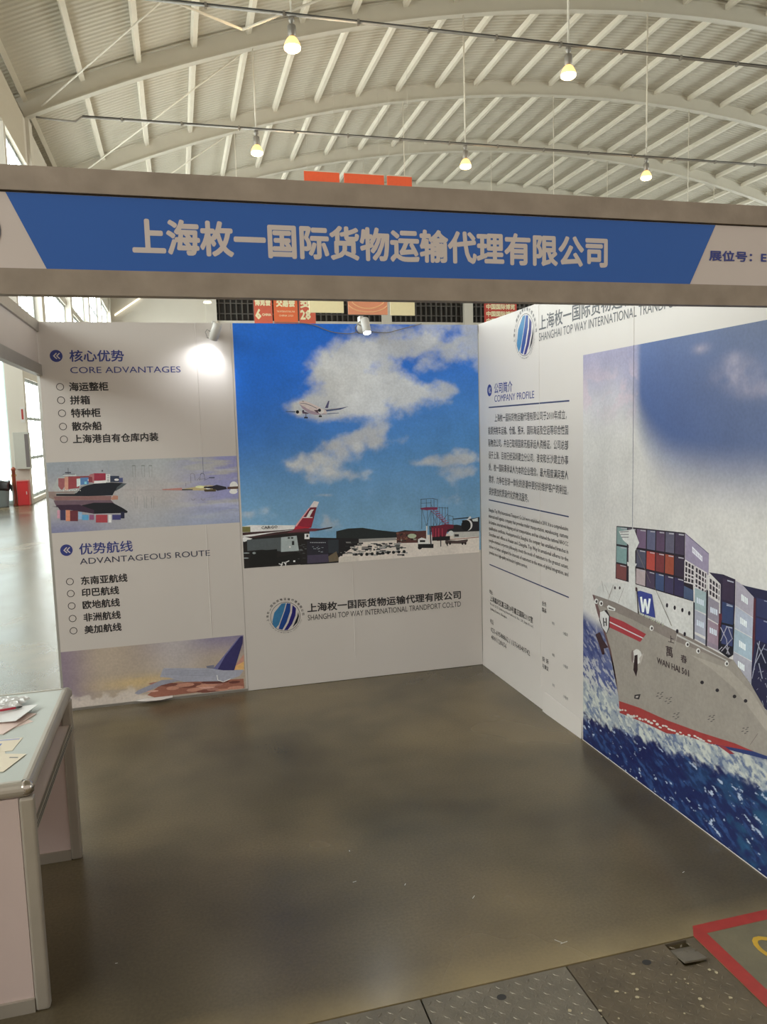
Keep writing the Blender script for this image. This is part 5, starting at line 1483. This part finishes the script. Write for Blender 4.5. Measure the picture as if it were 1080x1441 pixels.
def sea_sky(U, V):
    W = (205, 200, 194)
    t = (U-1.515)/1.47
    c = np.zeros(U.shape+(3,))+alb((192, 184, 176), W)
    # blue sky with a soft left and lower border
    vb = 1.37+.42*np.exp(-np.clip(U-1.98, 0, 2)/.16)+.04*(fbm(U*3, V*3, 8)-.5)
    bx = .50*sstep(1.78, 2.0, U)*(U < 2.0)+(U >= 2.0)*(.72+.28*sstep(2.0, 2.08, U))
    by = sstep(.0, .36, V-vb)
    n = fbm(U*2.2, V*2.2, 15)
    blue = np.zeros(U.shape+(3,))+alb((62, 84, 132), W); blue = mixc(blue, alb((80, 90, 118), W), sstep(.3, 1, t)*.8); blue = mixc(blue, alb((140, 134, 148), W), sstep(1.75, 1.45, V)*.55)
    c = mixc(c, blue, bx*by)
    lt = (1-sstep(2.0, 2.06, U))
    c = mixc(c, alb((140, 132, 158), W), lt*sstep(1.72, 2.2, V+.12*(fbm(U*6, V*6, 12)-.5))*.95)
    c = mixc(c, alb((186, 160, 166), W), lt*np.exp(-((V-1.98)/.12)**2)*sstep(.42, .60, fbm(U*11, V*13, 3, 6))*.6)
    for (x0, y0, su, sv, a) in ((2.72, 2.00, .12, .05, .55), (2.84, 1.93, .13, .04, .45), (2.50, 2.12, .05, .02, .5), (2.70, 2.06, .05, .03, .4)):
        c = mixc(c, alb((152, 140, 152), W), np.clip(a*np.exp(-(((U-x0)/su)**2+((V-y0)/sv)**2))*(fbm(U*14, V*14, 44)*2-.15), 0, 1))
    # open sea
    W2 = (218, 208, 198)
    sea0 = sstep(.79, .70, V+.55*(U-1.515)*.3)
    n1 = fbm(U*10, V*34+U*22, 61, 5); n2 = fbm(U*30, V*60+U*30, 62, 4); n3 = fbm(U*6, V*9, 63, 4)
    s1 = np.zeros(U.shape+(3,))+alb((92, 96, 132), W2); s1 = mixc(s1, alb((48, 60, 110), W2), sstep(.45, .62, n1)); s1 = mixc(s1, alb((160, 152, 156), W2), sstep(.56, .70, n2)*.7)
    s1 = mixc(s1, alb((60, 72, 128), W2), sstep(.62, .40, V)*.5)
    c = mixc(c, s1[..., :], sea0)
    # dark blue foreground below the wave
    top = .145+(U-1.546)*.155+.02*(n3-.5)
    deep = np.zeros(U.shape+(3,))+alb((20, 32, 78), W2)
    deep = mixc(deep, alb((40, 70, 118), W2), sstep(.50, .68, fbm(U*24, V*60+U*20, 71, 6))*.85)
    deep = mixc(deep, alb((24, 76, 108), W2), sstep(2.3, 2.95, U)*sstep(.45, .6, n3)*.8)
    deep = mixc(deep, alb((14, 20, 70), W2), sstep(.5, .68, fbm(U*8, V*20, 72, 5))*.8)
    deep = mixc(deep, alb((170, 176, 190), W2), sstep(.70, .76, fbm(U*24, V*60+U*10, 73, 4)))
    d = sstep(.022, -.015, V-top+.10*(fbm(U*26, V*40+U*10, 88, 6)-.5))
    # foam
    ft = .325+(U-1.546)*.10; foam = sstep(.05, -.02, V-ft-.10*(n1-.4))*(1-d)
    fc = np.zeros(U.shape+(3,))+alb((190, 184, 168), W2); fc = mixc(fc, alb((140, 144, 150), W2), sstep(.42, .60, fbm(U*30, V*44+U*20, 81, 6))*.85); fc = mixc(fc, alb((76, 92, 128), W2), sstep(.54, .66, fbm(U*34, V*60+U*24, 82, 6))*.85)
    spray = sstep(.56, .64, n2+.25*sstep(.62, .30, V)-.06)*(1-sstep(1.83, 1.95, U))*sstep(.60, .40, V)
    c = mixc(c, np.array(alb((196, 186, 172), W2)), spray*.85)
    c = c*(1-foam[..., None])+fc*foam[..., None]
    c = c*(1-d[..., None])+deep*d[..., None]
    return c
print_field('sea_and_sky_photo', R_, 1.515, 2.984, .001, 2.188, .0042, sea_sky, m_field, g3)
print_polys('container_ship', decode(PRINTS['ship']), R_, m_ink, g3)
m_hullink = mat('hull_lettering', (.05, .03, .035), .5)
crease(R_, .985, .14, 2.55, g3); crease(R_, 2.0, 2.19, 2.55, g3)
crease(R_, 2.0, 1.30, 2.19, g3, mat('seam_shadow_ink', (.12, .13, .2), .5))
sk = MB(); sk.add([R_(.012, .001, .004), R_(1.04, .001, .004), R_(1.04, .130, .0012), R_(.012, .112, .0012)], [(0,1,2,3)]); sk.obj('skirting_strip', m_white, g3)
sk = MB(); sk.add([R_(1.03, -.000, .014), R_(1.08, .0, .016), R_(1.505, .001, .006), R_(1.505, .112, .0014), R_(1.07, .132, .003), R_(1.035, .128, .010)], [(0,1,2,3,4,5)]); sk.obj('peeling_skirting_strip', m_white, g3)
sk = MB(); sk.add([R_(1.515, .001, .004), R_(2.985, .001, .004), R_(2.985, .006, .0042), R_(1.515, .006, .0042)], [(0,1,2,3)]); sk.obj('white_bottom_edge', m_white, g3)
HT = [('WAN HAI 501', 2.2195, 0.6635, 0.2389, 0.0297, 0.036, 0.02), ('上', 2.3061, 0.7927, 0.0423, 0.0323, 0.074, 0.01), ('萬', 2.2919, 0.7196, 0.0493, 0.0496, 0.118, 0.02), ('春', 2.4, 0.7231, 0.0428, 0.036, 0.069, 0.02)]
for (s, u, v, w, hh, rot, b) in HT: text('hull_lettering', s, R_, u, v, w, hh, m_hullink if s not in ('W',) else m_white, g3, rot=rot, bold=b*.6, h=.0045, res=1)

# ------------------------------------------------------------------ information desk
dk = thing('reception_desk', 'aluminium framed reception desk with grey top and pinkish white panels, cut by the left edge', 'desk', (-.17, .60, 0))
m_top = mat('grey_green_laminate', (.44, .46, .42), .3, var=.03)
m_pink = mat('pinkish_white_panel', (.60, .48, .45), .45, var=.04)
m_rail = mat('satin_aluminium_edge', (.45, .405, .345), .38, metal=.45, var=.08, scale=10)
DX0, DX1, DY0, DY1, DZ = -.67, .335, .13, 1.09, .762
put(MB().box(DX0+.02, DX1-.035, DY0+.03, DY1-.03, DZ-.03, DZ-.002), 'desk_top', m_top, dk)
def halfround(p0, p1, outw, r=.024):   # rounded edge profile
    d = (Vector(p1)-Vector(p0)); o = Vector(outw); prof = [(-.012, .0)]+[(r*.9*math.sin(t), -r+r*math.cos(t)) for t in [PI*k/8 for k in range(0, 9)]]+[(-.012, -2*r)]
    pts = [Vector(p0)+o*a+Vector((0,0,b)) for a, b in prof]
    return MB().prism(pts, d)
put(halfround((DX1-.026, DY0+.024, DZ), (DX1-.026, DY1-.024, DZ), (1,0,0)), 'edge_rail', m_rail, dk, False)
put(halfround((DX1-.024, DY0+.024, DZ), (DX0, DY0+.024, DZ), (0,-1,0)), 'edge_rail', m_rail, dk)
put(halfround((DX1-.024, DY1-.024, DZ), (DX0, DY1-.024, DZ), (0,1,0)), 'edge_rail', m_rail, dk)
cap = lathe([(.001, -.05), (.012, -.048), (.0225, -.036), (.0235, -.024), (.0225, -.012), (.014, -.003), (.001, .0005)], 16, (DX1-.026, DY0+.026, DZ+.001)); put(cap, 'corner_cap', m_cap, dk, True)
cap = lathe([(.001, -.05), (.012, -.048), (.0225, -.036), (.0235, -.024), (.0225, -.012), (.014, -.003), (.001, .0005)], 16, (DX1-.026, DY1-.026, DZ+.001)); put(cap, 'corner_cap', m_rail, dk, True)
for (x, y) in ((DX1-.026, DY0+.024), (DX1-.030, DY1-.026), (DX0+.02, DY0+.024), (DX0+.02, DY1-.026)):
    p = put(MB().box(x-.022, x+.022, y-.018, y+.018, 0, DZ-.048), 'post', m_rail, dk); bevel(p, .009, 3)
put(MB().box(DX0+.04, DX1-.05, DY0+.016, DY0+.022, .045, DZ-.05), 'front_panel', m_pink, dk)
put(MB().box(DX0+.04, DX1-.048, DY0+.006, DY0+.030, .0, .045), 'lower_rail', m_rail, dk)
put(MB().box(DX0+.04, DX1-.052, DY1-.032, DY1-.024, .045, DZ-.05), 'rear_panel', m_pink, dk)
put(MB().box(DX0+.04, DX1-.052, DY1-.040, DY1-.014, 0, .045), 'lower_rail', m_rail, dk)
put(MB().box(DX0, DX1-.020, DY0+.045, DY1-.045, .588, .604), 'shelf', mat('shelf_laminate', (.90, .76, .70), .4), dk)  # lamp light put into the shelf colour, paler than the desk panels
sr = put(MB().box(DX1-.020, DX1-.012, DY0+.043, DY1-.045, .572, .606), 'shelf_rail', m_rail, dk)
for z in (.583, .594): put(MB().box(DX1-.0125, DX1-.0108, DY0+.046, DY1-.048, z-.0015, z+.0015), 'rail_groove', m_dark, dk)
# papers lying on the desk
Z = DZ-.002
def sheet_thing(name, label, cat, m, cx, cyy, w, d, rot, z, th=.0016, tilt=0.0, group=None, bend=0.0):
    mb = MB(); n = 6; V_ = []
    for i in range(n+1):
        a = -w/2+w*i/n; zz = bend*((a/w+.5)**2)*1.0
        for b in (-d/2, d/2): V_.append((a, b, zz)); V_.append((a, b, zz+th))
    F = []
    for i in range(n):
        k = 4*i; F += [(k, k+2, k+6, k+4), (k+1, k+5, k+7, k+3), (k, k+4, k+5, k+1), (k+2, k+3, k+7, k+6)]
    F += [(0, 1, 3, 2), (4*n, 4*n+2, 4*n+3, 4*n+1)]
    o = mb.add(V_, F).obj(name, m); o.location = (cx, cyy, z); o.rotation_euler = (0, 0, rot)
    return tag(o, label, cat, group)
m_pap = mat('pinkish_paper', (.72, .56, .50), .6, var=.04); m_pap2 = mat('cream_paper', (.74, .65, .50), .6, var=.04); m_pap3 = mat('cool_white_paper', (.70, .68, .66), .5, var=.03)
s1 = sheet_thing('leaflet', 'pinkish leaflet with a folded lower edge under the clear plastic bag on the desk', 'leaflet', m_pap, .085, .735, .25, .20, -.42, Z+.0005, .003)
s2 = sheet_thing('leaflet', 'pale pink leaflet lying partly beneath the fanned papers, its corner nearest the desk middle', 'leaflet', m_pap, .155, .71, .13, .12, -.9, Z+.0002, .0004+.0001)
s3 = sheet_thing('leaflet', 'top leaflet of the fanned papers with an upturned right edge', 'leaflet', m_pap3, .095, .80, .24, .17, -.30, Z+.004, .0015, bend=.010)
s4 = sheet_thing('card', 'cream printed card with a small blue square at the near end of the desk', 'card', m_pap2, .150, .490, .155, .115, -.12, Z+.0005, .001)
pic = MB().box(-.02, .022, -.030, .014, .0011, .0014).obj('blue_print_square', mat('blue_print', (.13, .17, .42), .5), s4); 
MB().box(-.07, .07, .040, .052, .0011, .0014).obj('blue_print_band', mat('pale_blue_print', (.35, .36, .50), .5), s4)
s5 = sheet_thing('card', 'slanted pale card with two printed lines, nearest the chrome desk corner', 'card', m_pap2, .215, .325, .075, .135, -.35, Z+.0015, .001)
for (a, b) in ((-.02, -.045), (-.005, .035)): MB().box(a, a+.03, b, b+.006, .0011, .0013).obj('printed_line', m_grey_ink, s5)
s6 = sheet_thing('card', 'pale yellow paper beneath the two cards at the near end of the desk', 'card', m_pap2, .130, .365, .16, .17, .25, Z+.0002, .0009)
s7 = sheet_thing('card', 'white sheet with a faint blue edge between the cream card and the slanted card', 'card', m_pap3, .095, .415, .17, .08, .12, Z+.0022, .0008)
# crumpled clear bag
bag = MB(); nx, ny = 26, 18; rg = random.Random(3); V_ = []
hh = fbm(np.repeat(np.arange(nx+1)[:, None], ny+1, 1)*.45, np.repeat(np.arange(ny+1)[None], nx+1, 0)*.8, 5, 4)
for i in range(nx+1):
    for j in range(ny+1):
        ex = min(i, nx-i, j, ny-j); V_.append((-.125+.25*i/nx+.006*math.sin(j*1.3), -.07+.14*j/ny+.005*math.sin(i*.9), .001+(0.022*float(hh[i, j]) if ex > 0 else .004)))
F = [(i*(ny+1)+j, (i+1)*(ny+1)+j, (i+1)*(ny+1)+j+1, i*(ny+1)+j+1) for i in range(nx) for j in range(ny)]
m_bag = mat('clear_crinkled_plastic', (.72, .70, .68), .18, var=.12, scale=30, tint=(.85, .84, .82)); m_bag.node_tree.nodes['Principled BSDF'].inputs['Alpha'].default_value = .78
bg_ = bag.add(V_, F).obj('plastic_bag', m_bag); bg_.location = (.055, .915, Z+.0095); bg_.rotation_euler = (0, 0, -.22)
md = bg_.modifiers.new('thickness', 'SOLIDIFY'); md.thickness = .0006
tag(bg_, 'crinkled clear plastic bag of leaflets at the far end of the desk', 'bag')
pen = thing('pen', 'red pen with dark tip lying across the papers below the plastic bag', 'pen', (.115, .815, Z+.0185), .23)
MB().tube([(-.09, 0, 0), (.045, 0, 0)], .0045, 8).obj('barrel', mat('red_plastic', (.55, .03, .06), .3), pen, True)
MB().tube([(.045, 0, 0), (.060, 0, 0), (.068, 0, 0)], [.0048, .004, .001], 8).obj('tip', m_dark, pen, True)

# ------------------------------------------------------------------ stand spotlights
m_lampw = mat('white_lamp_housing', (.62, .60, .56), .35, var=.03)
m_led = mat('led_lens', (1, 1, 1), .3, emit=(.95, .98, 1.0), estr=30)
def spot(label, x, y, z, rx, ry, power):
    """a short can lamp pointing along -Z of its own frame, tilted by rx, ry"""
    t = thing('spotlight', label, 'lamp', (x, y, z), group=None)
    R = Matrix.Rotation(ry, 3, 'Y') @ Matrix.Rotation(rx, 3, 'X')
    def tf(mb): mb.v = [tuple(R @ Vector(v)) for v in mb.v]; return mb
    tf(lathe([(.001, .058), (.024, .058), (.029, .053), (.029, -.055), (.026, -.058), (.026, -.052), (.001, -.052)], 24)).obj('housing', m_lampw, t, True)
    tf(lathe([(.001, -.0525), (.0245, -.0525), (.0245, -.0545), (.001, -.0575)], 20)).obj('lens', m_led, t, True)
    MB().tube([(-.034, 0, .0), (-.052, .02, .015), (-.062, .05, .0), (-.05, .09, -.03), (-.02, .115, -.035)], .0035, 8).obj('bracket', m_gal, t, True)
    MB().tube([(0, .030, .03), (.02, .07, .03), (.03, .118, .03)], .006, 8).obj('arm', m_lampw, t, True)
    lathe([(.001, .108), (.034, .108), (.036, .114), (.036, .128), (.001, .130)], 20).obj('clamp_disc', m_lampw, t, True).rotation_euler = (-PI/2, 0, 0)
    MB().box(-.012, .012, .118, .190, .05, .085).obj('wall_clamp', m_lampw, t)
    ld = bpy.data.lights.new('spotlight_beam', 'SPOT'); ld.energy = power; ld.color = (.93, .97, 1.0); ld.spot_size = math.radians(125); ld.spot_blend = .8; ld.shadow_soft_size = .025
    lo = bpy.data.objects.new('spotlight_beam', ld); C.objects.link(lo); lo.parent = t
    lo.location = R @ Vector((0, 0, -.066)); lo.rotation_euler = R.to_euler()
    return t
spot('tilted white can spotlight clamped above the left graphic, beam glaring on the white panel', 1.106, 2.850, 2.478, .42, .34, 5.5)
s_ = spot('white can spotlight clamped above the blue airport graphic, its bright lens facing out', 2.118, 2.860, 2.520, -.50, -.03, 5.0)
def cable(name, label, pts, r=.003, m=m_gal):
    cu = [];
    for i in range(len(pts)-1):
        a, b = Vector(pts[i]), Vector(pts[i+1]); p0 = Vector(pts[max(i-1, 0)]); p3 = Vector(pts[min(i+2, len(pts)-1)])
        for k in range(5):
            t = k/5; cu.append(.5*((2*a)+(b-p0)*t+(2*p0-5*a+4*b-p3)*t*t+(-p0+3*a-3*b+p3)*t**3))
    cu.append(Vector(pts[-1])); return tag(MB().tube(cu, r, 6).obj(name, m, None, True), label, 'cable')
cable('cable', 'thin wire sagging from the wall top down to the left of the bright spotlight', [(1.50, 2.985, 2.558), (1.66, 2.983, 2.556), (1.78, 2.98, 2.54), (1.90, 2.975, 2.495), (2.03, 2.97, 2.482), (2.09, 2.985, 2.50)])
cable('cable', 'thin grey wire leading right from the bright spotlight up to the wall top', [(2.17, 2.985, 2.50), (2.30, 2.98, 2.492), (2.42, 2.98, 2.52), (2.56, 2.985, 2.556)])

# ------------------------------------------------------------------ high bay lamps on conduits
m_bulb = mat('warm_lamp_glass', (.8, .5, .25), .3, emit=(1.0, .52, .16), estr=2.0)
m_bulb2 = mat('hot_lamp_face', (1, .9, .7), .3, emit=(1.0, .84, .50), estr=6.0)
def highbay(x, yb, label, grp, amber):
    t = thing('hanging_lamp', label, 'lamp', (x, yb, 11.0), group=grp)
    lathe([(.03, .814), (.07, .80), (.075, .70), (.04, .68), (.035, .62)], 14).obj('cable_hook', m_gal, t, True)
    lathe([(.03, .62), (.095, .61), (.105, .58), (.105, .40), (.085, .37), (.08, .34)], 18).obj('lamp_socket', m_gal, t, True)
    lathe([(.08, .34), (.13, .29), (.185, .19), (.205, .11)], 22).obj('reflector_bulb', m_bulb if amber else m_lampw, t, True)
    lathe([(.205, .11), (.20, .06), (.15, .02), (.06, .0), (.001, -.002)], 22).obj('bulb_face', m_bulb2, t, True)
    MB().tube([(x, yb, 11.915), (x, yb, onarch(x, yb, 0)[2])], .028, 8).obj('hanger_rod', m_steel2, ceiling, True)
    ld = bpy.data.lights.new('lamp_glow', 'POINT'); ld.energy = 120; ld.color = (1, .72, .40); ld.shadow_soft_size = .2
    lo = bpy.data.objects.new('lamp_glow', ld); C.objects.link(lo); lo.parent = t; lo.location = (0, 0, -.25)
    return t
Y0_, Y1_ = YB[4], YB[5]
highbay(4.08, Y0_, 'glowing reflector lamp on the nearer conduit, left of the two', 'reflector lamps on the nearer conduit', True)
highbay(11.53, Y0_, 'amber glowing reflector lamp on the nearer conduit, brightest, high above the sign', 'reflector lamps on the nearer conduit', True)
highbay(3.96, Y1_, 'small glowing reflector lamp on the farther conduit, leftmost of the three', 'reflector lamps on the farther conduit', True)
highbay(11.41, Y1_, 'small amber reflector lamp on the farther conduit, middle of the three', 'reflector lamps on the farther conduit', True)
highbay(18.81, Y1_, 'small pale reflector lamp on the farther conduit, rightmost of the three', 'reflector lamps on the farther conduit', True)
def conduit(label, yb, x0):
    t = thing('conduit', label, 'pipe', (x0, yb, 11.85))
    MB().tube([(0, 0, 0), (45-x0, 0, 0)], .034, 8).obj('pipe', m_gal, t, True)
    MB().tube([(.02, -.02, .03), (45-x0, -.02, .03)], .016, 6).obj('wire', m_dark, t, True)
    k = 1.2
    while x0+k < 30: MB().box(k-.03, k+.03, -.05, .05, -.06, .06).obj('pipe_clip', m_gal, t); k += 1.85
    return t
conduit('long thin conduit crossing the top of the hall, carrying the two nearer lamps', Y0_, -1.0)
conduit('long thin conduit lower in the view, carrying the three farther lamps', Y1_, -1.5)
tag(MB().tube([(-2.85, Y1_, 11.75), (-2.5, Y1_, 11.72), (-2.1, Y1_, 11.70), (-1.7, Y1_, 11.70), (-1.5, Y1_, 11.85)], .03, 6).obj('cable', m_gal, None, True), 'short drooping cable joining the arch foot to the farther conduit', 'cable')
def px_rod(name, a, b, label): return MB().tube([a, b], .03, 6).obj('brace_rod', m_steel2, ceiling, True)
px_rod('tie_rod', (-1.9, 17.5, 12.9), (2.9, 17.45, 11.45), 'thin white rod sloping down towards the leftmost nearer lamp from the upper left')
px_rod('tie_rod', (2.9, 17.45, 11.45), (4.9, 17.4, 12.35), 'short white rod rising past the socket of the leftmost nearer lamp')

# ------------------------------------------------------------------ hanging banners and far banners
YH = 30.0
def hangboard(label, x0, x1, lo, top_c, low_c, split, art=False):
    t = thing('hanging_banner', label, 'banner', ((x0+x1)/2, YH, lo)); w = (x1-x0)/2; hgt = 12.33-lo
    MB().box(-w, w, -.03, .03, split-lo, hgt).obj('upper_cloth', top_c, t); MB().box(-w, w, -.03, .03, 0, split-lo-.01).obj('lower_cloth', low_c, t)
    MB().box(-w, w, -.04, .04, hgt, hgt+.04).obj('top_bar', m_steel, t)
    for x in (-w*.8, w*.8): xx = (x0+x1)/2+x; MB().tube([(xx, YH, hgt+.042+lo), (xx, YH, onarch(xx, YH, .655)[2])], .006, 5).obj('banner_wire', m_steel, ceiling)
    if art:
        for (r, dz) in ((1.5, .0), (1.25, .15)):
            MB().tube([(.0+r*.6*math.sin(a), -.036, .1+dz+.42*(1-math.cos(a))) for a in [-1.2+2.4*k/12 for k in range(13)]], .025, 5).obj('swirl', mat('peach_print', (.85, .50, .28), .7), t)
    return t
m_peach = mat('peach_fabric', (.72, .30, .18), .7, var=.15, scale=1.5)
hangboard('hanging banner, orange above and cream below, leftmost of the three over the blue sign', 6.45, 7.92, 6.68, m_orange, m_cream, 11.0)
hangboard('hanging banner, peach orange with pale swirls, middle one of the row of three', 8.12, 9.83, 6.62, m_orange, m_peach, 11.0, True)
hangboard('hanging banner, orange above and cream below, right one of the row of three', 9.97, 11.05, 6.60, m_orange, m_cream, 11.0)
YF = 50.0
def farban(label, x0, x1, z0, z1, lines, m):
    t = thing('far_banner', label, 'banner', ((x0+x1)/2, YF, z0)); w = (x1-x0)/2
    MB().box(-w, w, -.03, .03, 0, z1-z0).obj('cloth', m, t)
    MB().box(-w, w, -.04, .04, z1-z0, z1-z0+.05).obj('top_bar', m_steel, t)
    for x in (-w*.8, w*.8): xx = (x0+x1)/2+x; MB().tube([(xx, YF, z1+.053), (xx, YF, onarch(xx, YF, .655)[2])], .008, 5).obj('banner_wire', m_steel, ceiling)
    FR = lambda u, v, h=0: (u, -.031-h, v)
    for (s, a, b, c, d, bo) in lines: text('lettering', s, FR, -w+a*2*w, b, c*2*w, d, m_cream, t, bold=bo, h=.006, res=1)
    return t
m_red_b = mat('coral_red_fabric', (.62, .12, .07), .7, var=.1)
farban('coral far banner with a large 6, left of three above the airport graphic', 6.25, 7.45, 8.95, 11.6, [('中国·海峡', .06, 1.72, .85, .28, .03), ('博览会', .06, 1.15, .85, .42, .04), ('6', .08, .28, .28, .62, .03), ('CHINA', .42, .48, .5, .16, .02)], m_red_b)
farban('brighter orange far banner reading trade fair in large characters, middle of three', 7.55, 9.15, 8.95, 11.6, [('国际投资', .12, 1.80, .76, .30, .03), ('交易会', .12, 1.10, .76, .52, .05), ('THE INTERNATIONAL FAIR', .12, .72, .76, .12, .0), ('CHINA 2023', .2, .45, .6, .12, .0)], mat('bright_orange_fabric', (.74, .15, .055), .7))
farban('narrow coral far banner with 28 at its foot, right of three above the airport graphic', 9.25, 10.35, 8.95, 11.6, [('中国', .1, 1.72, .7, .28, .03), ('交', .1, 1.05, .6, .5, .05), ('28', .08, .28, .6, .6, .03)], m_red_b)
farban('red far banner with rows of small characters, behind the corner of the right wall', 22.6, 25.1, 8.9, 11.7, [('中国国际博览', .06, .15+.5*k, .88, .36, .03) for k in range(5)], mat('deep_red_fabric', (.55, .07, .05), .7))
def downlight(x, label):
    t = thing('ceiling_downlight', label, 'light', (x, 52.0, 10.55)); lathe([(.05, .12), (.22, .10), (.26, 0), (.001, -.01)], 16).obj('lens', m_bulb2, t, True)
    MB().tube([(0, 0, .1), (0, 0, onarch(x, 52.0, .655)[2]-10.55)], .012, 5).obj('wire', m_gal, t); return t
downlight(3.35, 'small glowing far downlight above the left spotlight'); downlight(17.6, 'small glowing far downlight above the right part of the airport graphic')

# ------------------------------------------------------------------ at the hall's left wall
bn = thing('litter_bin', 'grey litter bin with black liner standing by the pale wall, far left', 'bin', (-3.93, 20.25, 0))
m_bin = mat('grey_bin_plastic', (.22, .26, .27), .5, var=.08)
lathe([(.27, 0), (.28, .02), (.33, .55), (.34, .57), (.32, .57), (.27, .04)], 24).obj('tub', m_bin, bn, True)
vb = []
lin_ = lathe([(.335, .44), (.352, .50), (.345, .60), (.35, .66), (.33, .685), (.30, .62), (.27, .5)], 24)
lin_.v = [(v[0]*(1+.03*math.sin(9*math.atan2(v[1], v[0]))), v[1]*(1+.03*math.cos(7*math.atan2(v[1], v[0]))), v[2]+.02*math.sin(5*math.atan2(v[1], v[0]))) for v in lin_.v]
lin_.obj('bin_liner', mat('black_liner', (.02, .02, .022), .35, bump=.4, bscale=20), bn, True)
MB().tube([(.34, 0, .60), (.37, -.02, .55), (.38, 0, .47), (.37, .01, .40)], [.02, .035, .03, .008], 8).obj('liner_knot', mat('black_liner_tail', (.02, .02, .022), .4), bn, True)
fb = thing('extinguisher_box', 'red fire extinguisher box on the floor at the hall window foot', 'box', (-3.27, 20.42, 0))
m_fr = mat('fire_red', (.50, .018, .02), .35, var=.08)
bevel(MB().box(-.16, .13, -.13, .13, .0, .66).obj('case', m_fr, fb), .01); MB().box(-.145, .115, -.138, -.130, .03, .60).obj('door', mat('fire_red_door', (.56, .022, .025), .3), fb)
MB().box(.07, .09, -.15, -.138, .30, .38).obj('handle', m_lampw, fb); MB().box(-.16, .13, -.13, .13, .66, .68).obj('lid', mat('pale_red', (.6, .2, .18), .4), fb)
rp = thing('fire_hydrant_post', 'reddish brown hydrant post between the litter bin and the red box', 'hydrant', (-3.505, 20.42, 0))
lathe([(.07, 0), (.07, .03), (.045, .05), (.045, .95), (.06, .96), (.06, 1.0), (.03, 1.04), (.001, 1.05)], 14).obj('pipe', mat('brown_red_paint', (.30, .07, .035), .45, var=.2), rp, True)
MB().tube([(-.065, 0, .82), (.065, 0, .82)], .03, 10).obj('valve', mat('brass', (.45, .3, .12), .4, metal=.7), rp, True)
MB().tube([(-.06, .05, .78), (-.07, .05, .4), (-.07, .05, .02)], .012, 6).obj('hose', m_cream, rp, True)
hc = thing('hydrant_cabinet', 'pale grey metal cabinet hung at the foot of the beige column by the windows', 'cabinet', (-3.27, 20.60, .98))
bevel(MB().box(-.2, .2, -.1, .1, 0, 1.0).obj('body', mat('grey_cabinet', (.50, .50, .45), .4, var=.05), hc), .01)
MB().box(.09, .19, -.105, -.1, .05, .95).obj('door_glass', mat('smoky_glass', (.18, .16, .16), .2), hc)
sg = thing('wall_notice', 'small framed notice with red lettering on the beige column', 'sign', (-3.22, 20.70, 2.25))
MB().box(-.05, .07, -.012, .0, 0, .42).obj('board', m_lampw, sg); MB().box(-.02, .03, -.014, -.012, .08, .36).obj('red_print', m_red, sg)
